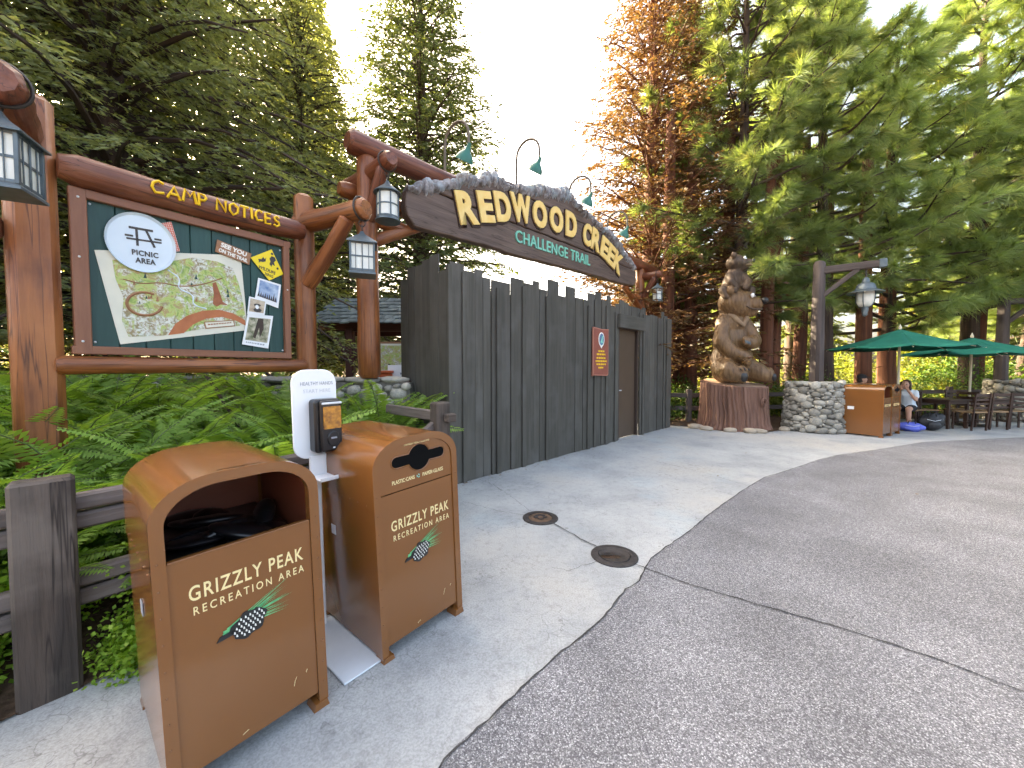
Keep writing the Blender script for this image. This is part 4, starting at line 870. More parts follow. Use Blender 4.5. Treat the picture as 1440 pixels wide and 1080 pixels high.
def bin_(name, kind, loc, rot, label, detail=True, group='brown litter bins'):
    e = tag(empty(name, loc, rot=rot), label, 'litter bin', group)
    yf = -D / 2
    m = MB(); p = profile(W, H, RR, Z0); shell(m, p, yf + .004, D / 2); m.add([(x, D / 2, z) for x, z in p], [tuple(range(len(p)))]); m.build('body', 'can', e, 40)
    # hood lip over the side walls
    zs = .80; m = MB(); hp = [(-W / 2 - .004, zs)] + [(x * 1.012, z + .004) for x, z in p[1:-1]] + [(W / 2 + .004, zs)]
    n = len(hp); shell(m, hp, yf + .006, D / 2 + .004); m.build('hood', 'can', e, 40)
    # front frame
    m = MB(); po = profile(W + .006, H + .004, RR, Z0); pi = profile(W, H, RR, Z0, ins=.036); ringface(m, po, pi, yf - .012, yf + .03); fr = m.build('front_frame', 'can', e, 40)
    pin = profile(W, H, RR, Z0 + .05, ins=.036)
    def clip(p, z0, z1):
        hw = W / 2 - .036; q = [(-hw, z0)] + [(x, z) for x, z in p if z0 < z < z1] + [(hw, z0)]; return q
    ZP = .865 if kind == 'litter' else .872
    hw = W / 2 - .037
    MB().prism([(-hw, Z0 + .045), (hw, Z0 + .045), (hw, ZP), (-hw, ZP)], yf - .004, yf + .012).build('front_panel', 'can', e, 30)
    if kind == 'litter':
        bg_ = MB(); bg_.box((0, .02, .46), (W - .07, D - .10, .70), b=.02)
        rr = random.Random(3)
        for k in range(14): bg_.ball((rr.uniform(-.18, .18), rr.uniform(-.24, .26), .812 + rr.uniform(-.02, .02)), (rr.uniform(.09, .16), rr.uniform(.05, .10), rr.uniform(.02, .04)), 14, 10, Euler((rr.uniform(-.5, .5), rr.uniform(-.5, .5), rr.uniform(0, 3))))
        bg_.build('liner', 'black_bag', e, 60)
        pk = MB(); q = profile(W, H, RR, .70, ins=.03); pk.add([(x, D / 2 - .03, z) for x, z in q], [tuple(range(len(q)))]); pk.build('inner_back', 'can_in', e)
        pk = MB(); q = profile(W, H, RR, .70, ins=.012); shell(pk, q, yf + .035, D / 2 - .02); pk.build('inner_lining', 'can_in', e, 40)
        MB().box((0, yf + .005, ZP + .003), (W - .076, .024, .008)).build('panel_lip', 'can', e)
    else:
        q = [(-hw, ZP + .006)] + [(x, z) for x, z in profile(W, H, RR, .9, ins=.037)[1:-1]] + [(hw, ZP + .006)]
        MB().prism(q, yf - .004, yf + .012).build('upper_panel', 'can', e, 30)
        zc = 1.03; sl = MB(); sl.prism(ell(.01, zc, .070, .070, 28), yf - .0065, yf)
        sl.prism([(-.135, zc - .028)] + [(.155 + .027 * math.sin(a), zc - .027 * math.cos(a)) for a in np.linspace(0, math.pi, 8)] + [(-.135 - .027 * math.sin(a), zc + .027 * math.cos(a)) for a in np.linspace(0, math.pi, 8)][0:], yf - .0075, yf)
        sl.build('slot', 'black_matt', e, 30)
        rm = MB()
        pts = []
        for a in np.linspace(math.asin(.40), math.pi - math.asin(.40), 12): pts.append((.01 + .074 * math.cos(a), zc + .074 * math.sin(a)))
        for a in np.linspace(math.pi / 2, 3 * math.pi / 2, 8): pts.append((-.135 + .031 * math.cos(a), zc + .031 * math.sin(a)))
        for a in np.linspace(math.pi + math.asin(.40), 2 * math.pi - math.asin(.40), 12): pts.append((.01 + .074 * math.cos(a), zc + .074 * math.sin(a)))
        for a in np.linspace(-math.pi / 2, math.pi / 2, 8): pts.append((.155 + .031 * math.cos(a), zc + .031 * math.sin(a)))
        rm.tube([(x, yf - .006, z) for x, z in pts + pts[:1]], .004, 6, False); rm.build('slot_rim', 'can', e, 60)
        if detail:
            for tx_, zz, w, hh, cx in (('MIXED RECYCLING', 1.118, .165, .019, .0), ('PLASTIC\u00b7CANS', .927, .140, .021, -.095), ('PAPER\u00b7GLASS', .927, .145, .021, .10)):
                words(text_mb(tx_, hh, .001, .012, 1.0, width=w), Matrix.Translation((cx, yf - .005, zz)), 'cream', e)
            g = MB()
            for k in range(3): a = k * 2.094 + .5; g.prism([(.0 + .012 * math.cos(a), .927 + .012 * math.sin(a)), (.012 * math.cos(a + 1.2), .927 + .012 * math.sin(a + 1.2)), (.006 * math.cos(a + 1.2), .927 + .006 * math.sin(a + 1.2)), (.006 * math.cos(a), .927 + .006 * math.sin(a))], yf - .006, yf - .003)
            g.build('recycling_mark', 'mint', e, 30)
    for x in (-W / 2 + .03, W / 2 - .03):
        for y in (yf + .01, D / 2 - .06): MB().prism([(x - .036, -.006), (x + .036, -.006), (x + .026, .034), (x - .026, .034)], y - .03, y + .05).build('foot', 'can', e, 30)
    if detail:
        zt = .735 if kind == 'litter' else .70
        words(text_mb('GRIZZLY PEAK', .056, .0012, .012, 1.18, width=.385), Matrix.Translation((.01, yf - .0045, zt)), 'cream', e)
        words(text_mb('RECREATION AREA', .031, .0012, .006, 1.45, width=.375), Matrix.Translation((.015, yf - .0045, zt - .066)), 'cream', e)
        cx, cz = -.008, zt - .186
        ne = MB(); rr = random.Random(11)
        for k in range(46):
            a = rr.uniform(-.12, .50); l = rr.uniform(.11, .21); x0 = cx - .085 + rr.uniform(0, .07); z0 = cz - .01 + (x0 - cx + .075) * .35 + rr.uniform(-.004, .012)
            d = Vector((math.cos(a), math.sin(a))); nn_ = Vector((-d.y, d.x)) * .0028; b_ = Vector((x0, z0)); t_ = b_ + d * l
            ne.add([(b_.x - nn_.x, yf - .0052 - .00003 * k, b_.y - nn_.y), (b_.x + nn_.x, yf - .0052 - .00003 * k, b_.y + nn_.y), (t_.x, yf - .0052 - .00003 * k, t_.y)], [(0, 1, 2)])
        em = ne.build('needle_emblem', 'needle_print', e, 0)
        co = MB(); co.prism([(cx + .060 * math.cos(a) * (1 + .12 * math.sin(5 * a)) + .0, cz - .012 + .050 * math.sin(a) * (1 + .1 * math.cos(7 * a)) + .010 * math.cos(a)) for a in np.linspace(0, 2 * math.pi, 30, endpoint=False)], yf - .0085, yf - .004)
        co.prism([(cx - .105, cz - .035), (cx - .095, cz - .018), (cx - .03, cz - .005), (cx - .03, cz - .028)], yf - .0085, yf - .004)
        cm = co.build('cone_emblem', 'cone_black', e, 30)
        sc_ = MB(); yy = yf - .0092
        for i in range(7):
            for j in range(7):
                x = cx - .050 + i * .0155 + (j % 2) * .007; z = cz - .056 + j * .0135 + i * .0026
                if ((x - cx) / .052) ** 2 + ((z - cz + .012 - (x - cx) * .2) / .043) ** 2 < 1: sc_.add([(x - .002, yy, z - .001), (x + .0045, yy, z - .0035), (x + .0035, yy, z + .006), (x - .0005, yy, z + .0085)], [(0, 1, 2, 3)])
        sc_.build('cone_scale', 'white_print', cm, 0)
        for (sx_, sz_, dx_, dz_) in ((.14, .17, .012, .035), (.19, .20, .006, .012), (-.05, .10, .02, .008)):
            MB().tube([(sx_, yf - .0042, sz_), (sx_ + dx_ * .4, yf - .0042, sz_ + dz_ * .6), (sx_ + dx_, yf - .0042, sz_ + dz_)], .0011, 4).build('scratch', 'cream', e, 60)
        rv = MB(); pf = profile(W, H, RR, .12, ins=.012)
        for side in (-1, 1):
            for k in range(9): rv.ball((side * (W / 2 - .012), yf - .012, .12 + k * .095), .0042, 6, 4)
        for k in range(7): rv.ball((-W / 2 - .004, yf + .06 + k * .085, .83), .004, 6, 4)
        tag(rv.build('rivet', 'can', e, 60), kind='stuff')
        MB().box((-W / 2 - .003, -.02 if kind == 'litter' else .10, .60), (.003, .05, .055), b=.001).build('sticker', 'plate_grey' if kind != 'litter' else 'text_grey', e)
    return e
def slope_rot(ang, tilt=R(3.7)):
    q = Matrix.Rotation(ang, 4, 'Z') @ Matrix.Rotation(-tilt, 4, 'Y'); return q.to_euler()
def front_mid(p, ang, z): # root sits D/2 behind the front face
    return (p[0] - math.sin(ang) * D / 2, p[1] + math.cos(ang) * D / 2, z)
A1, A2 = R(50), R(50)
bin_('litter_bin', 'litter', front_mid((-.850 - .2725 * math.cos(A1), 1.710 - .2725 * math.sin(A1)), A1, -.035), slope_rot(A1, R(1.7)), 'nearest brown litter bin with open arched mouth and black liner')
bin_('litter_bin', 'recycle', front_mid((-.318 - .2725 * math.cos(A2), 2.345 - .2725 * math.sin(A2)), A2, -.012), slope_rot(A2, R(2.6)), 'brown recycling bin with slotted black hole next to the sanitiser stand')
A3 = R(31); 
for k, (kind, lb) in enumerate((('litter', 'far brown litter bin with open mouth beside the stone pillar'), ('recycle', 'far brown recycling bin nearest the seated people'))):
    t = .275 + k * .56; p = (8.065 + math.cos(A3) * t, 8.34 + math.sin(A3) * t)
    e = bin_('litter_bin', kind, front_mid(p, A3, 0), (0, 0, A3), lb, detail=False)
    words(text_mb('GRIZZLY PEAK', .056, .0012, .012, 1.18, width=.385), Matrix.Translation((.01, -D / 2 - .0045, .70)), 'cream', e)
    if k == 0: MB().box((-W / 2 - .003, .2, .62), (.003, .12, .07), b=.001).build('sticker', 'white', e)
# ------------------------------------------------------------------ hand sanitiser stand between the bins
SA = R(50); st = tag(empty('sanitiser_stand', (-1.105, 2.20, -.062), rot=slope_rot(SA, R(1.0))), 'white hand sanitiser stand with black dispenser between the two near bins', 'sanitiser stand')
bp = MB(); bp.box((.012, -.215, .050), (.265, .56, .010), b=.004); bp.build('base_plate', 'plate_grey', st)
MB().box((0, .03, .55), (.055, .035, 1.08), b=.006).build('pole', 'white', st)
def rrect(cx, cz, w, h_, r, n=6):
    out = []
    for sx, sz, a0 in ((1, 1, 0), (-1, 1, 90), (-1, -1, 180), (1, -1, 270)):
        for k in range(n + 1): a = R(a0 + 90 * k / n); out.append((cx + sx * (w / 2 - r) + r * math.cos(a), cz + sz * (h_ / 2 - r) + r * math.sin(a)))
    return out
bd = MB().prism(rrect(0, 1.31, .245, .50, .075), -.005, .010).build('back_board', 'white', st, 30)
bv = bd.modifiers.new('b', 'BEVEL'); bv.width = .004; bv.segments = 2
for tx_, zz, w, hh, m_ in (('HEALTHY HANDS', 1.482, .178, .020, 'text_grey'), ('START HERE', 1.440, .150, .020, 'text_pale')):
    words(text_mb(tx_, hh, .001, 0.0, 1.05, width=w), Matrix.Translation((.012, -.0055, zz)), m_, st)
ds = MB(); ds.prism([(x, z) for x, z in rrect(.035, 1.245, .150, .300, .022)], -.085, -.005); do = ds.build('dispenser', 'black', st, 30)
bv = do.modifiers.new('b', 'BEVEL'); bv.width = .012; bv.segments = 3
fc = MB(); fc.prism(rrect(.042, 1.245, .118, .285, .016), -.108, -.08); fo = fc.build('front_cover', 'black', do, 30); bv = fo.modifiers.new('b', 'BEVEL'); bv.width = .010; bv.segments = 3
MB().prism(rrect(.045, 1.292, .098, .125, .006), -.112, -.10).build('window', 'liquid', do, 30)
MB().box((.045, -.103, 1.372), (.11, .022, .012), b=.003).build('trim', 'plate_grey', do)
lv = MB(); lv.prism(ell(.048, 1.172, .034, .045, 26), -.116, -.10); lo_ = lv.build('lever', 'black', do, 30); bv = lo_.modifiers.new('b', 'BEVEL'); bv.width = .006; bv.segments = 2
MB().box((.048, -.117, 1.178), (.032, .004, .010), b=.001).build('badge', 'text_grey', do)
MB().box((.05, -.110, 1.122), (.012, .004, .008), b=.001).build('mark', 'white', do)
tr = MB(); tr.box((.03, -.015, 1.015), (.15, .012, .12), b=.004); tr.box((.03, -.085, .958), (.165, .15, .010), b=.004); tr.box((.03, -.16, .966), (.165, .008, .020), b=.003); tr.build('drip_tray', 'white', st, 30)
# ------------------------------------------------------------------ weathered rail fence in front of the ferns
rf = tag(empty('rail_fence', (-2.20, 1.79, 0)), 'low weathered timber rail fence along the fern bed', 'fence')
P0 = Vector((-2.20, 1.79)); P1 = Vector((-.66, 3.52)); ud = (P1 - P0).normalized(); FA = math.atan2(ud.y, ud.x)
def fpost(p, w, d, z0, z1, lean=0.0, nm='post'):
    m = MB(); m.box((p[0] + 2.20, p[1] - 1.79, (z0 + z1) / 2), (w, d, z1 - z0), Euler((lean, 0, FA)), b=.014); return m.build(nm, 'old_post', rf, 30)
fpost((-2.205, 1.785), .205, .13, -.16, .985, R(-1.0))
fpost(P1, .155, .12, -.03, 1.20)
fpost((-1.42, 2.68), .15, .12, -.1, .80)
def rail(a, b, z, hh=.085, th=.075, dz=0):
    a = Vector(a); b = Vector(b); mid = (a + b) / 2; d = b - a; ang = math.atan2(d.y, d.x); sl = math.atan2(dz, d.length)
    n = Vector((-ud.y, ud.x)) * .085
    m = MB(); m.box((mid.x + n.x + 2.20, mid.y + n.y - 1.79, z + dz / 2), (d.length, th, hh), Euler((0, -sl, ang)), b=.012); m.build('rail', 'old_rail', rf, 30)
Q = P0 - ud * 2.6
for z in (.83, .735, .44, .345): rail(Q, P0 + ud * .02, z - .02, .082, dz=.0)
for z in (.85, .755, .46, .365): rail(P0 + ud * .03, P1, z - .02, .082, dz=.07)
m = MB(); m.box((P1.x + 2.20 + .10, P1.y - 1.79 - .05, 1.06), (.10, .07, .075), Euler((0, 0, FA)), b=.01); m.build('rail_stub', 'old_post', rf, 30)
m = MB(); m.box((P1.x + 2.2 - .12, P1.y - 1.79 - .10, .93), (.34, .055, .075), Euler((0, R(-32), FA)), b=.01); m.build('brace', 'old_rail', rf, 30)
m = MB(); m.box((P1.x + 2.2 - .38, P1.y - 1.79 + .42, 1.06), (1.0, .05, .10), Euler((0, 0, R(135))), b=.01); m.build('rail', 'old_rail', rf, 30)
# ------------------------------------------------------------------ stonework
def stone_mesh(seed):
    rr = random.Random(seed); bm = bmesh.new(); bmesh.ops.create_icosphere(bm, subdivisions=2, radius=1.0)
    ph = [rr.uniform(0, 6.28) for _ in range(6)]
    for v in bm.verts:
        c = v.co.copy(); p = 2.8
        l = (abs(c.x) ** p + abs(c.y) ** p + abs(c.z) ** p) ** (1 / p); c /= l
        c *= 1 + .07 * math.sin(c.x * 2.3 + ph[0]) + .06 * math.sin(c.z * 3.1 + ph[1]) + .05 * math.sin(c.y * 4 + ph[2]) + rr.uniform(-.02, .02)
        v.co = c
    me = bpy.data.meshes.new('stone'); bm.to_mesh(me); bm.free(); me.polygons.foreach_set('use_smooth', [True] * len(me.polygons)); me.materials.append(M['stone']); return me
STONES = [stone_mesh(i) for i in range(7)]
def put_stone(par, c, size, rot):
    o = bpy.data.objects.new('stone', rng.choice(STONES)); COL.objects.link(o); o.parent = par; o.location = c; o.scale = size; o.rotation_euler = rot; return o
def pillar(loc, r0, r1, hh, label, vis=None):
    e = tag(empty('stone_pillar', loc), label, 'pillar', 'cobblestone lamp pillars')
    MB().lathe([(r0 - .05, 0), (r0 - .05, .02), (r1 - .05, hh - .06), (.0001, hh - .05)], 32).build('core', 'mortar', e, 50)
    rr = random.Random(int(loc[0] * 100)); done = []; view = math.atan2(-loc[1], -loc[0])
    for size, tries in ((.125, 220), (.10, 420), (.078, 900), (.058, 1300), (.040, 1400)):
        for _ in range(tries):
            aa = view + rr.uniform(-1.85, 1.85); z = rr.uniform(.02, hh - .03); r = r0 + (r1 - r0) * (z / hh); w = size * rr.uniform(.8, 1.15); h2 = w * rr.uniform(.48, .85)
            if all(((aa - a2) * r / (w + w2)) ** 2 + ((z - z2) / (h2 + hh2)) ** 2 > .66 for a2, z2, w2, hh2 in done):
                done.append((aa, z, w, h2))
                put_stone(e, (math.cos(aa) * (r - .045), math.sin(aa) * (r - .045), max(z, h2 * .7)), (w * .96, .06 + w * .22, h2 * .96), (rr.uniform(-.12, .12), rr.uniform(-.35, .35), aa + math.pi / 2 + rr.uniform(-.12, .12)))
    for k in range(16): # cap stones
        a = k * 2 * math.pi / 16; put_stone(e, (math.cos(a) * (r1 - .16), math.sin(a) * (r1 - .16), hh - .05), (.15, .12, .05), (0, 0, a + rr.uniform(-.4, .4)))
    for k in range(6):
        a = k * 1.05; put_stone(e, (math.cos(a) * .22, math.sin(a) * .22, hh - .045), (.15, .14, .045), (0, 0, a))
    return e
pillar((7.40, 9.42, 0), .62, .555, 1.20, 'cobblestone pillar carrying the lamp post beside the bear carving')
pillar((14.9, 11.2, -.02), .80, .72, 1.20, 'cobblestone pillar at the far right behind the chairs')
def lamp_post(loc, h_, armdir, label, lamplabel, arm=1.08):
    e = tag(empty('lamp_post', loc), label, 'lamp post', 'timber lamp posts on stone pillars')
    m = MB(); m.box((0, 0, 1.1 + (h_ - 1.1) / 2), (.27, .25, h_ - 1.1), Euler((0, 0, .3)), b=.06, taper=.82); m.build('post', 'lamp_post', e, 40)
    d = Vector((math.cos(armdir), math.sin(armdir), 0)); z = h_ - .22; T = Euler((0, R(-1.5), armdir))
    m = MB(); m.box(d * (arm / 2 + .02) + Vector((0, 0, z)), (arm, .13, .17), T, b=.02); m.build('arm', 'lamp_post', e, 30)
    m = MB(); m.box(d * (arm + .06) + Vector((0, 0, z + .015)), (.14, .155, .195), T, b=.012); m.build('arm_cap', 'metal_blue', e, 30)
    a = d * .08 + Vector((0, 0, z - .62)); b = d * .72 + Vector((0, 0, z - .06)); mid = (a + b) / 2
    m = MB(); m.box(mid, ((b - a).length, .10, .11), Euler((0, -math.atan2(b.z - a.z, .64), armdir)), b=.015); m.build('brace', 'lamp_post', e, 30)
    p = Vector(loc) + d * (arm * .80) + Vector((0, 0, z - .10))
    l = tag(empty('hanging_lamp', p), lamplabel, 'lamp', 'hanging lamps on timber posts')
    MB().tube([(0, 0, 0), (0, 0, -.22)], .018, 8).build('rod', 'metal_dark', l)
    MB().lathe([(.03, -.17), (.07, -.22), (.075, -.29), (.13, -.31), (.17, -.36), (.19, -.45), (.34, -.52), (.34, -.535), (.18, -.49)], 28).build('shade', 'metal_blue', l, 40)
    MB().lathe([(.155, -.50), (.165, -.60), (.155, -.74), (.11, -.83), (.05, -.85)], 24).build('globe', 'pane', l, 60)
    fr = MB()
    for k in range(4): a_ = k * math.pi / 2 + .6; fr.tube([(math.cos(a_) * q, math.sin(a_) * q, z_) for q, z_ in ((.165, -.5), (.175, -.6), (.165, -.75), (.10, -.85), (.05, -.87))], .010, 6)
    fr.lathe([(.06, -.84), (.065, -.92), (.05, -1.0), (.055, -1.03), (.03, -1.06), (.0001, -1.08)], 16); fr.build('finial', 'metal_blue', l, 50)
    return e
lamp_post((7.47, 9.45, 0), 4.12, R(-30), 'grey timber lamp post with bracket arm standing on the nearer stone pillar', 'bell shaded lamp hanging over the litter bins')
lamp_post((14.35, 11.3, 0), 3.70, R(-12), 'grey timber lamp post standing on the far right stone pillar', 'bell shaded lamp hanging at the right edge over the chairs')
# ------------------------------------------------------------------ stump, rocks, bear carving
st_loc = Vector((5.74, 9.98, 0))
sp = tag(empty('tree_stump', st_loc), 'broad reddish brown tree stump under the carved bear', 'stump')
rr = random.Random(21); n = 210; prof = [(0, 1.10), (.05, 1.06), (.15, 1.01), (.4, .975), (.7, .955), (.98, .945), (1.0, .90)]; V = []; F = []
rid = [rr.uniform(-.035, .035) for _ in range(n)]; ph = [rr.uniform(0, 6) for _ in range(4)]
def topz(x, y): return 1.15 - .05 * x + .12 * y
for t, k in prof:
    for i in range(n):
        a = 2 * math.pi * i / n; r = .79 * k * (1 + .035 * math.sin(3 * a + ph[0]) + .022 * math.sin(7 * a + ph[1])) + (rid[i] * .55 + (.010 if i % 4 < 2 else -.008)) * (1 if t < .99 else .4)
        x, y = r * math.cos(a + .05 * math.sin(t * 5 + ph[2])), r * math.sin(a + .05 * math.sin(t * 5 + ph[2])); V.append((x, y, topz(x, y) * t))
for j in range(len(prof) - 1):
    for i in range(n): F.append((j * n + i, j * n + (i + 1) % n, (j + 1) * n + (i + 1) % n, (j + 1) * n + i))
MB().add(V, F).build('bark', 'bark', sp, 25)
MB().add([(x * .985, y * .985, z + .004) for x, y, z in V[-n:]], [tuple(range(n))]).build('cut_face', 'stump_top', sp)
kn = MB(); 
for r_ in (.085, .055): kn.tube([(.36 + math.cos(a) * r_, -.70 + .03 * math.cos(a), .70 + math.sin(a) * r_ * 1.1) for a in np.linspace(0, 2 * math.pi, 15)], .018, 6, False)
kn.build('knot', 'bark', sp, 60)
for i, (x, y, s_) in enumerate([(-.52, -.80, .15), (-.12, -.95, .17), (.10, -.97, .15), (.92, -.62, .15), (-.95, -.55, .16), (-1.05, -.2, .18)]):
    o = obj('edging_rock', STONES[i % 7].copy(), None, None, st_loc + Vector((x, y, .035))); o.data.materials.clear(); o.data.materials.append(M['rock']); o.scale = (s_, s_ * .75, s_ * .42); o.rotation_euler = (0, 0, i * 1.3)
    tag(o, ['pale tan rock at the front left foot of the stump', 'pale tan rock in front of the stump, left of a touching pair', 'pale tan rock in front of the stump, right of a touching pair', 'pale tan rock at the right foot of the stump near the pillar', 'pale tan rock between the stump and the rail fence', 'leftmost pale tan rock, nearest the plank wall end'][i], 'rock', 'rocks around the stump')
bear = tag(empty('bear_carving', st_loc + Vector((0, 0, 1.17)), R(0)), 'carved wooden bear sitting on a stump with a cub on its head', 'statue'); bear.scale = (.80, .80, 1.0)
b = MB()
b.ball((-.02, .08, .50), (.66, .56, .62), 20, 14); b.ball((-.06, .10, 1.05), (.54, .47, .62), 20, 14); b.ball((-.06, .06, 1.50), (.47, .42, .42), 18, 12); b.ball((-.06, .02, 1.78), (.40, .36, .30), 16, 10)
b.limb([(-.40, -.05, 1.50), (-.52, -.24, 1.02), (-.34, -.46, .76), (.02, -.58, .62)], [.24, .235, .19, .15])      # arm on the left of the picture
b.limb([(.30, -.08, 1.48), (.46, -.32, 1.05), (.28, -.50, .98), (.02, -.60, 1.02)], [.20, .20, .16, .13])
b.ball((.06, -.60, .55), (.14, .13, .17), 12, 9)
b.limb([(-.42, -.10, .34), (-.48, -.55, .28), (-.26, -.78, .16)], [.34, .28, .17])
b.ball((-.20, -.80, .20), (.19, .16, .23), 14, 10)
b.limb([(.36, -.05, .34), (.62, -.36, .24), (.80, -.48, .14)], [.32, .24, .15]); b.ball((.84, -.48, .18), (.14, .17, .20), 14, 10)
# head turned to the right of the picture
hd_ = Vector((-.04, -.06, 2.02)); f = Vector((.80, -.60, 0)); sd_ = Vector((.60, .80, 0))
b.ball(hd_, (.50, .48, .38), 18, 12); b.ball(hd_ + f * .12 + Vector((0, 0, -.13)), (.42, .40, .27), 14, 10)
b.limb([hd_ + f * .30 + Vector((0, 0, -.06)), hd_ + f * .62 + Vector((0, 0, -.07))], [.25, .165]); b.limb([hd_ + f * .28 + Vector((0, 0, -.24)), hd_ + f * .52 + Vector((0, 0, -.25))], [.18, .12])
for k in (-1, 1): b.ball(hd_ + sd_ * k * .42 + f * -.06 + Vector((0, 0, .27)), (.15, .13, .14), 10, 8)
b.ball(hd_ + f * .24 + Vector((0, 0, .15)), (.28, .30, .13), 12, 8)
me = blob(b, 'body', .026, 3)
# carved fur: long grooves pressed into the surface
co = np.array([v.co[:] for v in me.vertices]); no = np.array([v.normal[:] for v in me.vertices])
an = np.arctan2(co[:, 1], co[:, 0]); gz = np.sin(an * 34 + 5 * np.sin(co[:, 2] * 3.1) + 2 * np.sin(co[:, 2] * 7)) * .004
me.vertices.foreach_set('co', (co + no * gz[:, None]).astype(np.float32).ravel()); me.update(); obj('body', me, 'bear', bear)
nose = MB().ball(hd_ + f * .80 + Vector((0, 0, .0)), (.115, .115, .085), 12, 9).build('nose', 'black', bear, 60)
mo = MB(); 
for k in (-1, 1): mo.tube([hd_ + f * .75 + Vector((0, 0, -.20)), hd_ + f * .62 + sd_ * k * .145 + Vector((0, 0, -.215)), hd_ + f * .46 + sd_ * k * .24 + Vector((0, 0, -.19)), hd_ + f * .36 + sd_ * k * .30 + Vector((0, 0, -.13))], .022, 6)
mo.build('mouth_groove', 'bear_dark', bear, 60)
for k in (-1, 1):
    p = hd_ + f * .50 + sd_ * k * .18 + Vector((0, 0, .135)); o = MB().ball(p, .055, 10, 8).build('eye', 'white', bear, 60); MB().ball(p + f * .036, .027, 8, 6).build('pupil', 'black', o, 60)
    MB().ball(hd_ + sd_ * k * .42 + f * .05 + Vector((0, 0, .27)), (.085, .075, .085), 8, 6).build('ear_hollow', 'bear_dark', bear, 60)
MB().ball((-.20, -.915, .15), (.115, .055, .125), 14, 10).build('foot_pad', 'black', bear, 60); MB().ball((.90, -.63, .13), (.075, .045, .10), 12, 9).build('foot_pad', 'black', bear, 60)
for k in range(5): MB().limb([(-.33 + k * .062, -.93, .335 + .01 * math.sin(k)), (-.335 + k * .064, -.985, .30)], [.020, .010]).build('claw', 'bear_pale' if k % 2 else 'black', bear, 60)
for k in range(4): MB().limb([(-.06 + k * .045, -.72, 1.02 - k * .012), (-.07 + k * .045, -.755, .96 - k * .012)], [.020, .010]).build('claw', 'metal_blue', bear, 60)
cl = MB()   # ruff under the chin
for s_, e_ in (((-.42, .0, 1.86), (.06, -.40, 1.42)), ((.34, -.02, 1.84), (.06, -.40, 1.42))): cl.limb([s_, (Vector(s_) + Vector(e_)) / 2 + Vector((.0, -.10, -.02)), e_], [.085, .085, .05])
obj('ruff', blob(cl, 'ruff', .022, 3), 'bear_pale', bear)
c_ = MB(); o = Vector((-.06, .0, 2.30))
c_.ball(o + Vector((0, .0, .20)), (.25, .23, .27), 14, 10); c_.ball(o + Vector((.0, -.02, .38)), (.19, .18, .19), 12, 9)
ch_ = o + Vector((.02, -.04, .68)); c_.ball(ch_, (.215, .205, .195), 14, 10); c_.limb([ch_ + f * .12 + Vector((0, 0, -.035)), ch_ + f * .26 + Vector((0, 0, -.03))], [.125, .085]); c_.limb([ch_ + f * .1 + Vector((0, 0, -.12)), ch_ + f * .21 + Vector((0, 0, -.125))], [.09, .06])
for k in (-1, 1):
    c_.ball(ch_ + sd_ * k * .18 + Vector((-.02, 0, .15)), (.07, .06, .075), 8, 7)
    c_.limb([o + Vector((.16 * k, -.10, .36)), o + Vector((.20 * k, -.24, .20)), o + Vector((.10 * k, -.28, .06))], [.095, .085, .07])
    c_.limb([o + Vector((.17 * k, -.0, .10)), o + Vector((.30 * k, -.14, .02)), o + Vector((.27 * k, -.20, -.12))], [.13, .12, .09])
CS = Matrix.Translation(o) @ Matrix.Diagonal((1.38, 1.38, 1.08, 1)) @ Matrix.Translation(-o); moved(c_, CS); cs_ = lambda p: CS @ Vector(p)
me = blob(c_, 'cub', .022, 3); cub = obj('cub', me, 'bear_dark', bear)
MB().ball(cs_(ch_ + f * .345), .060, 10, 8).build('nose', 'black', cub, 60)
mz = MB(); mz.ball(cs_(ch_ + f * .245 + Vector((0, 0, -.085))), (.135, .135, .045), 10, 8); mz.build('pale_muzzle', 'bear_pale', cub, 60)
for k in (-1, 1):
    p = cs_(ch_ + f * .19 + sd_ * k * .085 + Vector((0, 0, .08))); q = MB().ball(p, .042, 10, 8).build('eye', 'white', cub, 60); MB().ball(p + f * .028, .021, 8, 6).build('pupil', 'black', q, 60)
# ------------------------------------------------------------------ parasols
def parasol(loc, r, ze, zt, rz, label):
    e = tag(empty('parasol', loc, rz), label, 'parasol', 'green market parasols')
    MB().tube([(0, 0, .02), (0, 0, zt + .02)], .026, 12).build('pole', 'pole', e, 60)
    MB().lathe([(.30, 0), (.30, .05), (.06, .07), (.05, .30), (.035, .30)], 24).build('base', 'metal_dark', e, 40)
    MB().lathe([(.03, zt), (.035, zt + .03), (.018, zt + .08), (.0001, zt + .13)], 12).build('finial', 'pole', e, 60)
    N = 8
    for k in range(N):
        a0, a1 = 2 * math.pi * k / N, 2 * math.pi * (k + 1) / N; V = []; F = []; nr, na = 6, 5
        for i in range(nr + 1):
            t = i / nr
            for j in range(na + 1):
                u = j / na; p0 = Vector((math.cos(a0), math.sin(a0))) * r * t; p1 = Vector((math.cos(a1), math.sin(a1))) * r * t; q = p0.lerp(p1, u); sag = .055 * t * math.sin(u * math.pi) + .04 * math.sin(t * math.pi)
                V.append((q.x, q.y, zt + (ze - zt) * t - sag * .8))
        for i in range(nr):
            for j in range(na): F.append((i * (na + 1) + j, i * (na + 1) + j + 1, (i + 1) * (na + 1) + j + 1, (i + 1) * (na + 1) + j))
        o = MB().add(V, F).build('canopy_panel', 'canvas', e, 60); so_ = o.modifiers.new('s', 'SOLIDIFY'); so_.thickness = .004
        MB().tube([(0, 0, zt - .09), (math.cos(a0) * r * .98, math.sin(a0) * r * .98, ze - .035)], .010, 6).build('rib', 'pole', e, 60)
        MB().tube([(0, 0, zt - .42), (math.cos(a0) * r * .45, math.sin(a0) * r * .45, zt + (ze - zt) * .45 - .05)], .008, 6).build('strut', 'pole', e, 60)
    return e
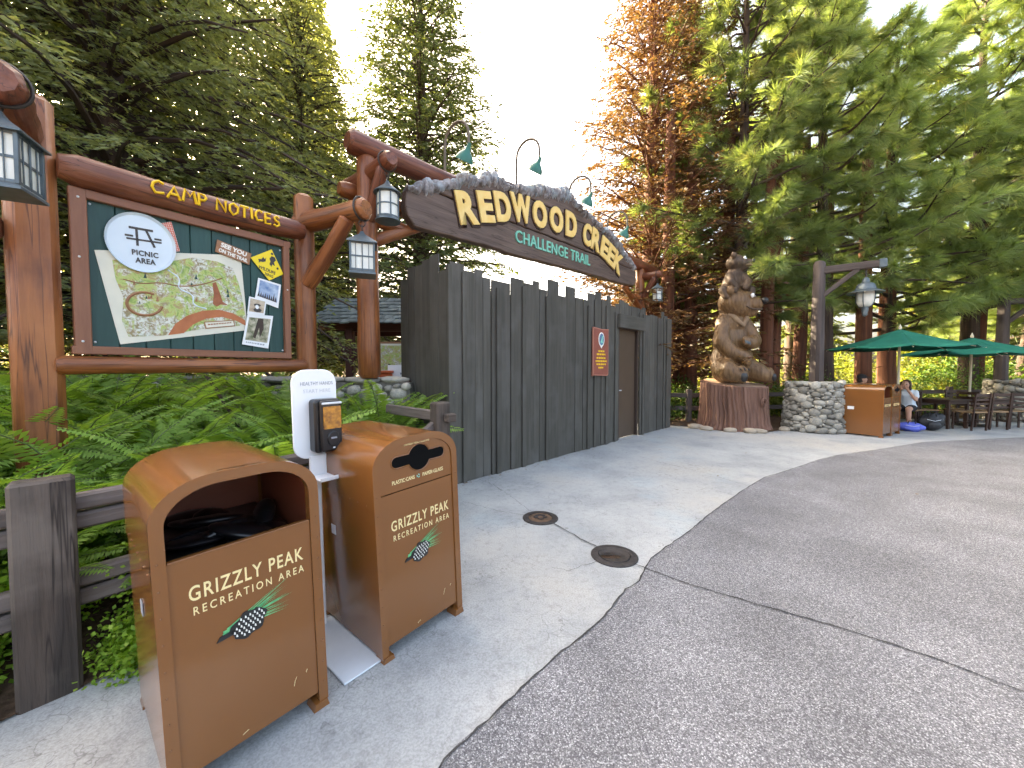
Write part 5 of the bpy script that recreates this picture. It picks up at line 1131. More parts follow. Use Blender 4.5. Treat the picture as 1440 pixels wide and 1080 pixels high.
parasol((9.66, 9.62, 0), 1.45, 2.03, 2.50, .15, 'green parasol over the litter bins and the seated woman')
parasol((12.15, 10.2, 0), 1.45, 1.90, 2.34, .3, 'green parasol over the chairs, cut by the right edge')
# ------------------------------------------------------------------ tables and chairs
def table(loc, rz, label):
    e = tag(empty('table', loc, rz), label, 'table', 'dark cafe tables')
    m = MB()
    m.box((0, 0, .72), (.75, .75, .035), b=.006); m.build('table_top', 'chair', e)
    for sx in (-1, 1):
        for sy in (-1, 1): MB().box((sx * .31, sy * .31, .35), (.055, .055, .70), b=.004).build('leg', 'chair', e)
    MB().box((0, 0, .66), (.66, .66, .08), b=.004).build('apron', 'chair', e)
    return e
def chair(loc, rz, label):
    e = tag(empty('chair', loc, rz), label, 'chair', 'dark slat back chairs')
    for sx in (-1, 1):
        MB().box((sx * .20, -.19, .22), (.035, .035, .44), b=.004).build('leg', 'chair', e)
        MB().box((sx * .20, .21, .46), (.035, .035, .92), Euler((R(-4), 0, 0)), b=.004).build('leg', 'chair', e)
        MB().box((sx * .20, 0, .20), (.022, .40, .022), b=.003).build('stretcher', 'chair', e)
    MB().box((0, 0, .45), (.44, .43, .035), b=.008).build('seat', 'seat', e)
    for z in (.56, .66, .76, .87): MB().box((0, .20 + (z - .45) * .07, z), (.40, .018, .05 if z < .8 else .075), b=.003).build('slat', 'chair', e)
    return e
table((11.15, 9.95, 0), .2, 'dark square table left of the right parasol pole'); table((12.45, 10.15, 0), .1, 'dark square table right of the right parasol pole')
chs = [((10.75, 10.05, 0), R(75), 'slat back chair at the left end of the chair row'), ((11.35, 9.50, 0), R(185), 'slat back chair directly left of the right parasol pole'), ((11.75, 10.05, 0), R(-80), 'slat back chair behind the right parasol pole'),
       ((12.05, 9.65, 0), R(175), 'slat back chair just right of the parasol pole'), ((12.75, 9.72, 0), R(160), 'slat back chair nearest the right edge of the picture'), ((12.6, 10.75, 0), R(10), 'slat back chair on the far side of the right table'), ((10.25, 9.95, 0), R(-58), 'chair the woman sits on beside the bins')]
for l, r_, lb in chs: chair(l, r_, lb)
chair((9.10, 10.10, 0), R(170), 'chair the man behind the bins sits on')
table((9.45, 10.75, 0), .1, 'dark table behind the seated pair')
# ------------------------------------------------------------------ people
def person(loc, rz, label, cap=False, hands=True):
    e = tag(empty('person', loc, rz), label, 'person'); return e
def fingers(mb, palm, d, up, sz=1.0):
    d = Vector(d).normalized(); up = Vector(up).normalized(); sdv = d.cross(up).normalized(); palm = Vector(palm)
    mb.ball(palm, (.038 * sz, .038 * sz, .03 * sz), 8, 6)
    for k, l in enumerate((.062, .070, .066, .052)):
        p = palm + sdv * (-.027 + k * .018) + d * .028; q = p + d * l * .5 + up * .006; r_ = q + d * l * .5 - up * .012; mb.tube([p, q, r_], [.0085, .008, .006], 6)
    p = palm + sdv * -.03; mb.tube([p, p - sdv * .022 + d * .022, p - sdv * .026 + d * .050], [.010, .009, .007], 6)
# woman: sits facing the bins (local -y is her front), leaning forward, hands at her face
w = person((10.10, 9.80, 0), R(-58), 'seated person in pale blue top and black shorts with hands at the face')
bd_ = MB(); bd_.ball((0, .02, .53), (.165, .15, .12), 12, 9); bd_.limb([(0, .02, .56), (0, -.04, .74), (0, -.10, .88)], [.13, .125, .14]); bd_.limb([(0, -.12, .95), (0, -.16, 1.02)], [.055, .05])
hc = Vector((0, -.20, 1.11)); bd_.ball(hc, (.078, .095, .112), 14, 10); bd_.ball(hc + Vector((0, -.05, -.05)), (.052, .05, .055), 10, 8); bd_.ball(hc + Vector((0, -.10, -.015)), (.013, .018, .022), 8, 6)
for k in (-1, 1):
    bd_.limb([(.085 * k, -.02, .52), (.11 * k, -.40, .51), (.115 * k, -.40, .28), (.12 * k, -.36, .07)], [.085, .062, .052, .036]); bd_.limb([(.12 * k, -.34, .05), (.125 * k, -.50, .035)], [.038, .030])
    bd_.limb([(.17 * k, -.10, .92), (.20 * k, -.25, .74), (.07 * k, -.33, .98)], [.048, .040, .030]); bd_.ball(hc + Vector((.08 * k, .01, -.01)), (.013, .022, .03), 8, 6)
me = blob(bd_, 'body', .014, 3)
hm = MB()
for k in (-1, 1): fingers(hm, (.055 * k, -.325, 1.01), (-.1 * k, .1, 1), (0, -1, .1))
hm_me = hm.mesh('hands', 60); bm = bmesh.new(); bm.from_mesh(me); bm.from_mesh(hm_me); bm.to_mesh(me); bm.free(); me.polygons.foreach_set('use_smooth', [True] * len(me.polygons)); obj('body', me, 'skin', w)
t_ = MB(); t_.limb([(0, .03, .60), (0, -.04, .74), (0, -.10, .88)], [.155, .148, .158]); t_.ball((0, .02, .56), (.18, .17, .08), 12, 8)
for k in (-1, 1): t_.limb([(.15 * k, -.09, .92), (.19 * k, -.18, .82)], [.068, .060])
obj('shirt', blob(t_, 'shirt', .016, 2), 'shirt_blue', w)
t_ = MB(); t_.ball((0, .02, .50), (.18, .165, .10), 12, 8)
for k in (-1, 1): t_.limb([(.085 * k, -.02, .515), (.10 * k, -.24, .515)], [.10, .088])
obj('shorts', blob(t_, 'shorts', .016, 2), 'shorts', w)
t_ = MB(); t_.ball(hc + Vector((0, .028, .025)), (.092, .095, .112), 12, 9); t_.ball(hc + Vector((0, .085, -.06)), (.08, .06, .13), 10, 8)
for k in (-1, 1): t_.limb([hc + Vector((.075 * k, .0, .05)), hc + Vector((.085 * k, .0, -.12))], [.035, .03])
obj('hair', blob(t_, 'hair', .014, 2), 'hair', w)
for k in (-1, 1): MB().ball(hc + Vector((.032 * k, -.084, .012)), (.013, .008, .009), 8, 6).build('eye', 'black', w, 60)
MB().ball(hc + Vector((0, -.095, -.06)), (.022, .008, .007), 8, 6).build('mouth', M['clay'], w, 60)
for k in (-1, 1): MB().limb([(.12 * k, -.33, .035), (.125 * k, -.53, .03)], [.045, .038]).build('shoe', 'shorts', w, 60)
# man behind the bins, mostly hidden
w = person((9.05, 10.02, 0), R(70), 'seated person in dark cap and tan shirt behind the far bins')
bd_ = MB(); bd_.ball((0, .02, .53), (.17, .15, .12), 12, 9); bd_.limb([(0, .02, .56), (0, 0, .80), (0, -.02, .98)], [.14, .145, .15]); bd_.limb([(0, -.02, 1.06), (0, -.04, 1.14)], [.06, .055])
hc = Vector((0, -.06, 1.245)); bd_.ball(hc, (.08, .098, .115), 14, 10); bd_.ball(hc + Vector((0, -.05, -.055)), (.055, .05, .055), 10, 8); bd_.ball(hc + Vector((0, -.10, -.015)), (.014, .02, .024), 8, 6)
for k in (-1, 1):
    bd_.limb([(.09 * k, -.02, .52), (.12 * k, -.42, .52), (.12 * k, -.42, .28), (.12 * k, -.38, .07)], [.09, .066, .055, .04]); bd_.limb([(.12 * k, -.36, .05), (.125 * k, -.53, .035)], [.04, .032])
    bd_.limb([(.19 * k, -.02, 1.02), (.24 * k, -.10, .78), (.16 * k, -.34, .70)], [.052, .044, .034]); bd_.ball(hc + Vector((.082 * k, .01, -.01)), (.013, .022, .03), 8, 6)
me = blob(bd_, 'body', .014, 3); hm = MB()
for k in (-1, 1): fingers(hm, (.15 * k, -.37, .69), (0, -1, -.2), (0, 0, 1))
hm_me = hm.mesh('hands', 60); bm = bmesh.new(); bm.from_mesh(me); bm.from_mesh(hm_me); bm.to_mesh(me); bm.free(); me.polygons.foreach_set('use_smooth', [True] * len(me.polygons)); obj('body', me, 'skin', w)
t_ = MB(); t_.limb([(0, .03, .58), (0, 0, .80), (0, -.02, .98)], [.165, .168, .17])
for k in (-1, 1): t_.limb([(.17 * k, -.02, 1.02), (.225 * k, -.07, .86)], [.075, .066])
obj('shirt', blob(t_, 'shirt', .016, 2), 'shirt_tan', w)
t_ = MB(); t_.ball((0, .02, .50), (.185, .165, .10), 12, 8)
for k in (-1, 1): t_.limb([(.09 * k, -.02, .515), (.12 * k, -.38, .515)], [.10, .085])
obj('shorts', blob(t_, 'shorts', .016, 2), 'shorts', w)
t_ = MB(); t_.ball(hc + Vector((0, .012, .055)), (.094, .108, .082), 14, 9); t_.ball(hc + Vector((0, -.12, .052)), (.075, .075, .012), 12, 6); obj('cap', blob(t_, 'cap', .012, 1), 'cap', w)
MB().ball(hc + Vector((0, .04, -.03)), (.083, .07, .075), 12, 8).build('hair', 'hair', w, 60)
for k in (-1, 1): MB().ball(hc + Vector((.032 * k, -.088, .005)), (.013, .008, .009), 8, 6).build('eye', 'black', w, 60)
for k in (-1, 1): MB().limb([(.12 * k, -.35, .035), (.125 * k, -.56, .03)], [.047, .04]).build('shoe', 'shorts', w, 60)
# bags
def bag(name, loc, rz, m, size, label, cat):
    e = tag(empty(name, loc, rz), label, cat); a, b_, c__ = size; t_ = MB(); rr = random.Random(len(label))
    t_.ball((0, 0, c__ * .5), (a, b_, c__ * .52), 14, 10)
    for k in range(9): t_.ball((rr.uniform(-a, a) * .7, rr.uniform(-b_, b_) * .6, c__ * rr.uniform(.2, .8)), (a * .45, b_ * .45, c__ * .3), 10, 7)
    obj('body', blob(t_, 'body', .02, 2), m, e)
    p_ = MB(); p_.ball((0, -b_ * .85, c__ * .35), (a * .55, b_ * .35, c__ * .28), 12, 8); p_.build('pocket', m, e, 60)
    MB().tube([(-a * .3, -b_ * .6, c__ * .85), (-a * .2, -b_ * .5, c__ * 1.15), (a * .2, -b_ * .5, c__ * 1.18), (a * .3, -b_ * .6, c__ * .85)], .012, 6).build('handle', 'bag_black', e, 60)
    MB().tube([(-a * .5, -b_ * .9, c__ * .7), (0, -b_ * 1.18, c__ * .62), (a * .5, -b_ * .9, c__ * .7)], .006, 6).build('zip', 'plate_grey', e, 60)
    return e
bag('duffel_bag', (9.66, 9.30, 0), R(-25), 'bag_blue', (.25, .16, .22), 'bright blue soft bag lying at the feet of the seated woman', 'bag')
bag('backpack', (10.30, 9.42, 0), R(-30), 'bag_black', (.24, .20, .40), 'black backpack with pale trim right of the blue bag', 'backpack')
# ------------------------------------------------------------------ rail fences behind
def back_fence(pts, label):
    e = tag(empty('rail_fence', (pts[0][0], pts[0][1], 0)), label, 'fence', 'dark rail fences along the far beds'); o = Vector((pts[0][0], pts[0][1], 0))
    for p in pts: MB().box((p[0] - o.x, p[1] - o.y, .46), (.13, .13, .98), b=.012).build('post', 'lamp_post', e, 30)
    for a, b_ in zip(pts[:-1], pts[1:]):
        d = Vector((b_[0] - a[0], b_[1] - a[1])); mid = Vector(((a[0] + b_[0]) / 2, (a[1] + b_[1]) / 2))
        for z in (.78, .42): MB().box((mid.x - o.x, mid.y - o.y, z), (d.length, .05, .12), Euler((0, 0, math.atan2(d.y, d.x))), b=.01).build('rail', 'lamp_post', e, 30)
back_fence([(4.30, 10.75), (4.86, 10.55), (6.6, 11.0), (8.3, 11.0)], 'dark rail fence behind the stump and the bear carving')
back_fence([(8.9, 11.9), (10.6, 12.1), (12.3, 12.2), (14.0, 12.3), (16.5, 12.7)], 'dark rail fence behind the parasols and chairs')
# ------------------------------------------------------------------ low stone wall behind the ferns
sw = tag(empty('stone_wall', (-1.45, 5.42, 0)), 'low cobblestone wall behind the ferns under the gateway post', 'wall')
WP = [Vector((-1.45, 5.42)), Vector((-2.6, 5.35)), Vector((-4.2, 5.75)), Vector((-8.5, 6.4))]; wr = random.Random(31)
for a, b_ in zip(WP[:-1], WP[1:]):
    d = b_ - a; L_ = d.length; u = d / L_; n_ = Vector((u.y, -u.x)); n_ = n_ if n_.y < 0 else -n_; mid = (a + b_) / 2; ang = math.atan2(d.y, d.x)
    MB().box((mid.x + 1.45, mid.y - 5.42, .66), (L_ + .1, .40, 1.32), Euler((0, 0, ang))).build('core', 'mortar', sw)
    s_ = 0
    while s_ < L_:
        w = wr.uniform(.35, .6); q = a + u * (s_ + w / 2); put_stone(sw, (q.x + 1.45, q.y - 5.42, 1.345), (w * .53, .27, .055), (0, wr.uniform(-.04, .04), ang + wr.uniform(-.04, .04))); s_ += w
    done = []
    for size, tries in ((.15, 120), (.11, 260), (.08, 420), (.055, 600)):
        for _ in range(int(tries * L_ / 2.0)):
            q_ = wr.uniform(0, L_); z = wr.uniform(.55, 1.27); w = size * wr.uniform(.8, 1.15); h2 = w * wr.uniform(.5, .9)
            if L_ > 3 and size < .08: continue
            if all(((q_ - a2) / (w + w2)) ** 2 + ((z - z2) / (h2 + hh2)) ** 2 > .66 for a2, z2, w2, hh2 in done):
                done.append((q_, z, w, h2)); q = a + u * q_ + n_ * .18
                put_stone(sw, (q.x + 1.45, q.y - 5.42, z), (w * .96, .06 + w * .2, h2 * .96), (wr.uniform(-.1, .1), wr.uniform(-.4, .4), ang + wr.uniform(-.1, .1)))
# ------------------------------------------------------------------ shelter beyond
sh = tag(empty('picnic_shelter', (-2.72, 8.16, 0)), 'small dark red open shelter with shingled roof behind the gateway post', 'shelter'); sh.scale = (.8, .8, .92)
for x in (-.62, 2.2):
    for y in (-.6, .9): MB().box((x, y, 1.25), (.19, .19, 2.5), b=.015).build('post', 'dark_red', sh)
for y in (-.6, .9): MB().box((.75, y, 2.55), (4.3, .13, .20), b=.015).build('beam', 'dark_red', sh)
for x in (-1.1, -.1, .95, 1.95, 2.6): MB().log((x, -1.05, 2.50), (x, 1.3, 2.74), .07, ch=.02).build('rafter', 'log_red', sh)
for x, k in ((-.62, -1), (-.62, 1), (2.2, -1)):
    m = MB(); m.tube([(x + .06 * k, -.6, 1.80), (x + .22 * k, -.6, 2.15), (x + .55 * k, -.6, 2.48)], [.06, .065, .06], 8); m.build('brace', 'dark_red', sh, 60)
shm = MB().box((0, 0, 0), (.20, .34, .030), b=.006).mesh('shingle', 30); shm.materials.append(M['shingle'])
rf_ = MB().box((.75, -.35, 2.94), (4.2, 1.75, .03), Euler((R(24), 0, 0))).build('roof', 'dark_red', sh)
wr = random.Random(17)
for row in range(7):
    x = -1.4 + (row % 2) * .1
    while x < 2.9:
        t = row / 6; o = obj('shingle', shm, None, rf_, (x + .1, -1.12 + t * 1.40, 2.625 + t * .625 + wr.uniform(-.006, .01)), (R(19 + wr.uniform(-3, 3)), wr.uniform(-.05, .05), 0)); o.scale = (wr.uniform(.85, 1.12), 1, 1); x += .205
# notice case and bins inside
cs = tag(empty('poster_case', (-2.28, 7.45, 0), R(2)), 'cream framed map poster inside the small shelter', 'poster')
MB().box((0, 0, 1.72), (1.0, .05, .62), b=.006).build('frame', 'placard', cs); MB().box((0, -.03, 1.72), (.9, .01, .54), b=.001).build('sheet', 'paper', cs); MB().box((0, -.037, 1.72), (.82, .006, .47), b=.001).build('landscape_print', 'map_print', cs)
for x in (-.52, .52): MB().box((x, .0, 1.02), (.07, .07, 2.06), b=.006).build('leg', 'dark_red', cs)
cr_ = tag(empty('orange_crate', (-2.40, 7.1, 0)), 'orange box partly hidden behind the gateway post', 'box'); MB().box((0, 0, .70), (.40, .3, 1.45), b=.02).build('body', 'orange', cr_); MB().box((0, 0, 1.45), (.44, .34, .05), b=.015).build('lid', 'orange', cr_)
wb = tag(empty('white_banner', (-1.98, 7.1, 0)), 'white fabric banner above the stone wall left of the plank wall', 'banner'); MB().box((0, 0, 1.20), (.62, .02, .75), b=.004).build('cloth', 'white', wb); MB().box((.0, -.013, 1.42), (.16, .004, .035), b=.001).build('mark', 'text_grey', wb)
for x in (-.29, .29): MB().box((x, .02, .80), (.03, .03, 1.6), b=.003).build('leg', 'metal_dark', wb)
# ------------------------------------------------------------------ ferns
def fern_mesh(seed, nf=15, L=.85):
    g = np.random.default_rng(seed); Vs = []; rn = []; stem = MB()
    for i in range(nf):
        az = i * 2.399 + g.uniform(-.3, .3); el = g.uniform(.75, 1.25) if i > 4 else g.uniform(1.1, 1.45); l = L * g.uniform(.72, 1.12); d = np.array([math.cos(az), math.sin(az), 0.]); n = 26
        t = np.linspace(0, 1, n); bend = g.uniform(.9, 1.5)
        ang = el - bend * t ** 1.5; ds = l / (n - 1); h_ = np.concatenate([[0], np.cumsum(np.cos(ang[:-1])) * ds]); z = np.concatenate([[0], np.cumsum(np.sin(ang[:-1])) * ds])
        pts = d[None, :] * h_[:, None] + np.array([0, 0, 1.])[None, :] * z[:, None]
        tan = unit(np.gradient(pts, axis=0)); side = np.array([-math.sin(az), math.cos(az), 0.]); nrm = unit(np.cross(tan, np.broadcast_to(side, tan.shape)))
        roll = g.uniform(-.5, .5); side2 = side * math.cos(roll) + nrm * math.sin(roll)
        stem.tube([tuple(p) for p in pts[::5]], [.005 * (1 - .7 * k / 5) for k in range(len(pts[::5]))], 4, False)
        for j in range(3, n):
            for half in (0, .5):
                tt = (j + half) / n
                if tt >= 1: continue
                p = pts[j] if half == 0 else (pts[j] + pts[min(j + 1, n - 1)]) / 2
                pl_ = .135 * l * math.sin(math.pi * min(1, (tt * .92 + .08)) ** .75) ** .8 + .008
                for s_ in (-1, 1):
                    dr_ = unit(side2[j] * s_ + tan[j] * .38 + np.array([0, 0, -.12]) + g.normal(0, .06, 3)); w = tan[j] * .0105 * l
                    b0 = p; mid = p + dr_ * pl_ * .5; tip = p + dr_ * pl_ + np.array([0, 0, -.1 * pl_])
                    Vs.append([b0, mid + w, tip, mid - w]); rn.append(min(1, max(0, .35 + .35 * tt + g.normal(0, .15))))
    me = quadmesh('fronds', np.array(Vs).reshape(-1, 3), len(Vs), np.array(rn)); me.materials.append(M['lf_fern'])
    sm = stem.mesh('stems', 60); sm.materials.append(M['stem_green']); return me, sm
FERN = [fern_mesh(100 + i, 15 + i, .80 + .06 * i) for i in range(4)]
NEAR = []
def bed_z(x, y):
    # height of the soil in the fern bed, measured from the fence line
    n = Vector((-.62, .785)); t = (Vector((x, y)) - Vector((-1.62, 2.42))).dot(Vector((-.783, .622))) * 1.0
    return hgt(x, y) + .012 + min(.72, .26 * max(0, t - .1))
fr_ = random.Random(77); spots = []
def try_spot(x, y, dmin):
    if all((x - a) ** 2 + (y - b_) ** 2 > dmin * dmin for a, b_, _ in spots): return True
    return False
k = 0
while len(spots) < 110 and k < 6000:
    k += 1; x = fr_.uniform(-7.5, -.85); y = fr_.uniform(.3, 5.15)
    t = (Vector((x, y)) - Vector((-1.62, 2.42))).dot(Vector((-.783, .622)))
    if t < .40 or (Vector((x, y)) - Vector((-2.2, 1.79))).length < .62: continue
    if x < -1.2 * y - 1.6 or (x > -1.45 and y > 2.9): continue
    if (x + 3.30) ** 2 + (y - 2.68) ** 2 < .09: continue
    if try_spot(x, y, .27 + .09 * max(0, t - 1)): spots.append((x, y, t))
ORD = ['the first', 'the second', 'the third']
spots.sort(key=lambda s_: s_[0] ** 2 + s_[1] ** 2)
for i, (x, y, t) in enumerate(spots):
    e = empty('fern', (x, y, bed_z(x, y) - .02), fr_.uniform(0, 6.28)); s_ = fr_.uniform(1.05, 1.5) * (.62 if t < .7 else 1.0); e.scale = (s_, s_, s_)
    f_, sm = FERN[i % 4]; obj('fronds', f_, None, e); obj('stem', sm, None, e)
    tag(e, 'arching bright green fern growing in the crowded bed behind the rail fence', 'fern', 'ferns in the bed behind the rail fence')
# maidenhair at the foot of the fence
def lime_mesh(seed, n=3600, rx=.22, rz_=.30):
    g = np.random.default_rng(seed); P = g.normal(size=(n, 3)) * np.array([rx, rx, 0]) * .55; P[:, 2] = np.abs(g.normal(0, rz_ * .55, n)); clump = np.round(P / .07) * .07 + g.normal(0, .016, (n, 3)); P = P * .45 + clump * .55
    P[:, 2] = np.maximum(P[:, 2], .005)
    D_ = unit(g.normal(size=(n, 3)) * [1, 1, .4]); V = leaves(P, D_, g.uniform(.022, .040, n), g.uniform(.022, .038, n), 0.1, g)
    me = quadmesh('leaf_mass', V, n, g.uniform(0, 1, n)); me.materials.append(M['lf_lime']); return me
LM = [lime_mesh(40 + i) for i in range(3)]
for i, (x, y, z, s_, lb) in enumerate([(-2.66, 1.66, -.06, .95, 'lime green maidenhair clump at the lower left corner'), (-2.80, 1.78, .05, 1.2, 'lime green maidenhair clump left of the near fence post, farther back'), (-1.86, 2.08, -.05, .85, 'lime green maidenhair clump spilling out between fence post and near bin'), (-1.98, 2.22, .30, .75, 'lime green maidenhair clump seen between the two rails right of the post'),
                                       (-2.50, 2.02, .18, .8, 'lime green maidenhair clump hidden behind the near fence post'), (-1.75, 2.30, .0, .8, 'lime green maidenhair clump behind the nearest bin'), (-2.95, 1.35, -.03, 1.0, 'lime green maidenhair clump at the left picture edge under the lower rail'), (-1.98, 2.02, -.04, .7, 'small lime green maidenhair clump right against the near fence post')]):
    e = tag(empty('maidenhair_fern', (x, y, z), i * 1.1), lb, 'fern', 'lime green maidenhair at the fence'); e.scale = (s_, s_, s_); obj('leaves', LM[i % 3], None, e)
    m = MB(); rr = random.Random(i)
    for k in range(8): a = rr.uniform(0, 6.28); m.tube([(0, 0, -.06), (math.cos(a) * .06, math.sin(a) * .06, .1), (math.cos(a) * .14, math.sin(a) * .14, .18)], [.003, .002, .001], 4, False)
    m.build('stem', 'stem_green', e, 60)
# ------------------------------------------------------------------ trees
def spray_tree(seed, Ht, z0, Rm, nbr, leaf=(.05, .09), dens=1.0, droop=.35, rise=.15, shape=.85, width=.34, bare=0.0, lsp=.045, hang=.5):
    """conifer with flat drooping sprays; returns crown mesh and trunk mesh"""
    g = np.random.default_rng(seed); wood = MB(); r0 = Ht * .019 + .05
    tp = [(g.normal(0, .03), g.normal(0, .03), Ht * k / 9) for k in range(10)]; wood.tube(tp, [max(.02, r0 * (1 - k / 9.3)) for k in range(10)], 12)
    Pl, Dl, Ll, Rl = [], [], [], []
    for i in range(nbr):
        u = (i + g.uniform(0, 1)) / nbr; z = z0 + (Ht - z0 - .1) * u ** .92; az = i * 2.399963 + g.uniform(-.35, .35)
        L = Rm * (1 - (z - z0) / (Ht - z0)) ** shape * g.uniform(.62, 1.12) + .18; d = np.array([math.cos(az), math.sin(az), 0.])
        up0 = rise + .5 * u * g.uniform(.3, 1); dp = droop * g.uniform(.6, 1.3)
        def bp(t): return np.array([0, 0, z]) + d * (L * t)[:, None] + np.array([0, 0, 1.]) * ((up0 * t - dp * t * t) * L)[:, None]
        tb_ = np.linspace(0, 1, 5); q = bp(tb_); wood.tube([tuple(p) for p in q], [max(.006, .012 + .012 * L) * (1 - .8 * t) for t in tb_], 5, False)
        nt = int((5 + L * 11) * dens); t = g.uniform(.10 + bare, 1, nt) ** .8; base = bp(t); s_ = g.choice([-1, 1], nt)
        side = np.array([-math.sin(az), math.cos(az), 0.]); td = unit(d * g.uniform(.3, .9, nt)[:, None] + side * (s_ * g.uniform(.4, 1, nt))[:, None] + np.array([0, 0, 1.]) * g.uniform(-.35, .22, nt)[:, None])
        tl = (.24 + .55 * (1 - t) * min(1, L / 1.6) + .1) * g.uniform(.6, 1.15, nt)
        nl = np.maximum(4, (tl / lsp).astype(int)); idx = np.repeat(np.arange(nt), nl); v = g.uniform(.05, 1, len(idx))
        P = base[idx] + td[idx] * (tl[idx] * v)[:, None]; P[:, 2] -= hang * tl[idx] * v * v; P += g.normal(0, .014, P.shape)
        ss = g.choice([-1, 1], len(idx)); perp = unit(np.cross(td[idx], np.array([0, 0, 1.])))
        D_ = unit(td[idx] * .8 + perp * (ss * g.uniform(.3, .95, len(idx)))[:, None] + np.array([0, 0, 1.]) * g.uniform(-.35, .15, len(idx))[:, None])
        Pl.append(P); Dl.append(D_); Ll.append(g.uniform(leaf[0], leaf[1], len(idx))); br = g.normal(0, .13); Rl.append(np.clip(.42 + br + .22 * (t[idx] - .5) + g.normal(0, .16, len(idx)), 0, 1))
    P = np.concatenate(Pl); D_ = np.concatenate(Dl); L_ = np.concatenate(Ll); V = leaves(P, D_, L_, L_ * width * g.uniform(.7, 1.3, len(L_)), .12, g)
    return quadmesh('crown', V, len(P), np.concatenate(Rl)), wood.mesh('trunk', 60)
def pine_tree(seed, Ht, z0, Rm, nbr, ndl=.26, per=46, dens=1.0, r0=.26, lean=(0, 0)):
    g = np.random.default_rng(seed); wood = MB(); tp = [(lean[0] * (k / 9) ** 1.2 * Ht + g.normal(0, .03), lean[1] * k / 9 * Ht, Ht * k / 9) for k in range(10)]; wood.tube(tp, [r0 * (1 - .088 * k) for k in range(10)], 12)
    zs_ = np.array([p[2] for p in tp]); xs_ = np.array([p[0] for p in tp]); ys_ = np.array([p[1] for p in tp]); TP, TD, TS = [], [], []
    for i in range(nbr):
        u = (i + g.uniform(0, 1)) / nbr; z = z0 + (Ht - z0) * u; az = i * 2.399963 + g.uniform(-.5, .5); d = np.array([math.cos(az), math.sin(az), 0.]); L = Rm * (1 - u) ** .6 * g.uniform(.5, 1.1) + .5
        b0 = np.array([np.interp(z, zs_, xs_), np.interp(z, zs_, ys_), z]); up = g.uniform(-.12, .22) + .4 * u; cv = g.uniform(-.12, .22)
        t = np.linspace(0, 1, 6); q = b0 + d * (L * t)[:, None] + np.array([0, 0, 1.]) * ((up * t + cv * t * t) * L)[:, None] + g.normal(0, .03, (6, 3)); wood.tube([tuple(p) for p in q], [max(.008, (.018 + .012 * L) * (1 - .85 * k)) for k in t], 5, False)
        ns = int((3 + L * 3.4) * dens)
        for k in range(ns):
            tt = g.uniform(.28, 1); p = np.array([np.interp(tt, t, q[:, c]) for c in range(3)]); sd_ = np.array([-math.sin(az), math.cos(az), 0.]) * g.choice([-1, 1]); dd = unit(d * g.uniform(.4, 1.) + sd_ * g.uniform(.2, 1.) + np.array([0, 0, g.uniform(-.25, .5)])); l = g.uniform(.2, .65) * (1.15 - .5 * tt)
            e_ = p + dd * l; wood.tube([tuple(p), tuple((p + e_) / 2 + [0, 0, -.02]), tuple(e_)], [.010, .008, .005], 4, False)
            TP.append(e_); TD.append(unit(dd + [0, 0, .15])); TS.append(g.uniform(.8, 1.15))
            if l > .35: TP.append(p + dd * l * .55); TD.append(unit(dd + g.normal(0, .3, 3))); TS.append(g.uniform(.65, .9))
        TP.append(q[-1]); TD.append(unit(q[-1] - q[-2])); TS.append(1.1)
    TP = np.array(TP); TD = np.array(TD); TS = np.array(TS); n = len(TP); idx = np.repeat(np.arange(n), per); N = len(idx)
    back = g.uniform(0, .16, N); rd = unit(g.normal(size=(N, 3))); dr_ = unit(TD[idx] * g.uniform(.25, 1.2, N)[:, None] + rd * .62); L_ = ndl * TS[idx] * g.uniform(.75, 1.15, N)
    P = TP[idx] - TD[idx] * back[:, None]; tip = P + dr_ * L_[:, None]; tip[:, 2] -= .24 * L_; S = unit(np.cross(dr_, unit(g.normal(size=(N, 3))))) * (.0085 * g.uniform(.8, 1.3, N))[:, None]
    V = np.stack([P - S, P + S, tip], 1).reshape(-1, 3); tr = g.normal(0, .24, n)
    return quadmesh('crown', V, N, np.clip(.45 + tr[idx] + g.normal(0, .10, N), 0, 1), True), wood.mesh('trunk', 60)
def leaf_bush(seed, n, rx, rz_, leaf=(.07, .13), wid=.5, base=.15):
    g = np.random.default_rng(seed); nc = max(12, n // 45); C = unit(g.normal(size=(nc, 3))) * (g.uniform(.25, 1, nc) ** .5)[:, None] * np.array([rx, rx, rz_]); C[:, 2] = np.abs(C[:, 2]) + base
    idx = g.integers(0, nc, n); P = C[idx] + g.normal(0, .11 * (rx + .3), (n, 3)); P[:, 2] = np.maximum(P[:, 2], .03); D_ = unit((P - [0, 0, rz_ * .3]) + g.normal(0, .6, (n, 3)) * rx); L_ = g.uniform(leaf[0], leaf[1], n)
    V = leaves(P, D_, L_, L_ * wid, .25, g); tr = g.normal(0, .18, nc); me = quadmesh('foliage', V, n, np.clip(.45 + tr[idx] + g.normal(0, .12, n), 0, 1))
    wood = MB()
    for k in range(0, nc, max(1, nc // 22)): c = C[k]; wood.tube([(0, 0, -.05), tuple(c * [.35, .35, .5]), tuple(c)], [.022, .014, .006], 5, False)
    return me, wood.mesh('branches', 60)
def plant(name, pair, ml, mw, loc, rz, sc, label, cat, group, parts=('crown', 'trunk')):
    e = tag(empty(name, loc, rz), label, cat, group); e.scale = (sc, sc, sc) if not hasattr(sc, '__len__') else sc
    for me, m_, nm in ((pair[0], ml, parts[0]), (pair[1], mw, parts[1])):
        if not me.materials: me.materials.append(None)
        o = bpy.data.objects.new(nm, me); COL.objects.link(o); o.parent = e; o.material_slots[0].link = 'OBJECT'; o.material_slots[0].material = M[m_]
    return e
CA = spray_tree(1, 15, 1.7, 4.3, 390, (.065, .12), 1.0, .40, .16, lsp=.036, width=.28, shape=.7)
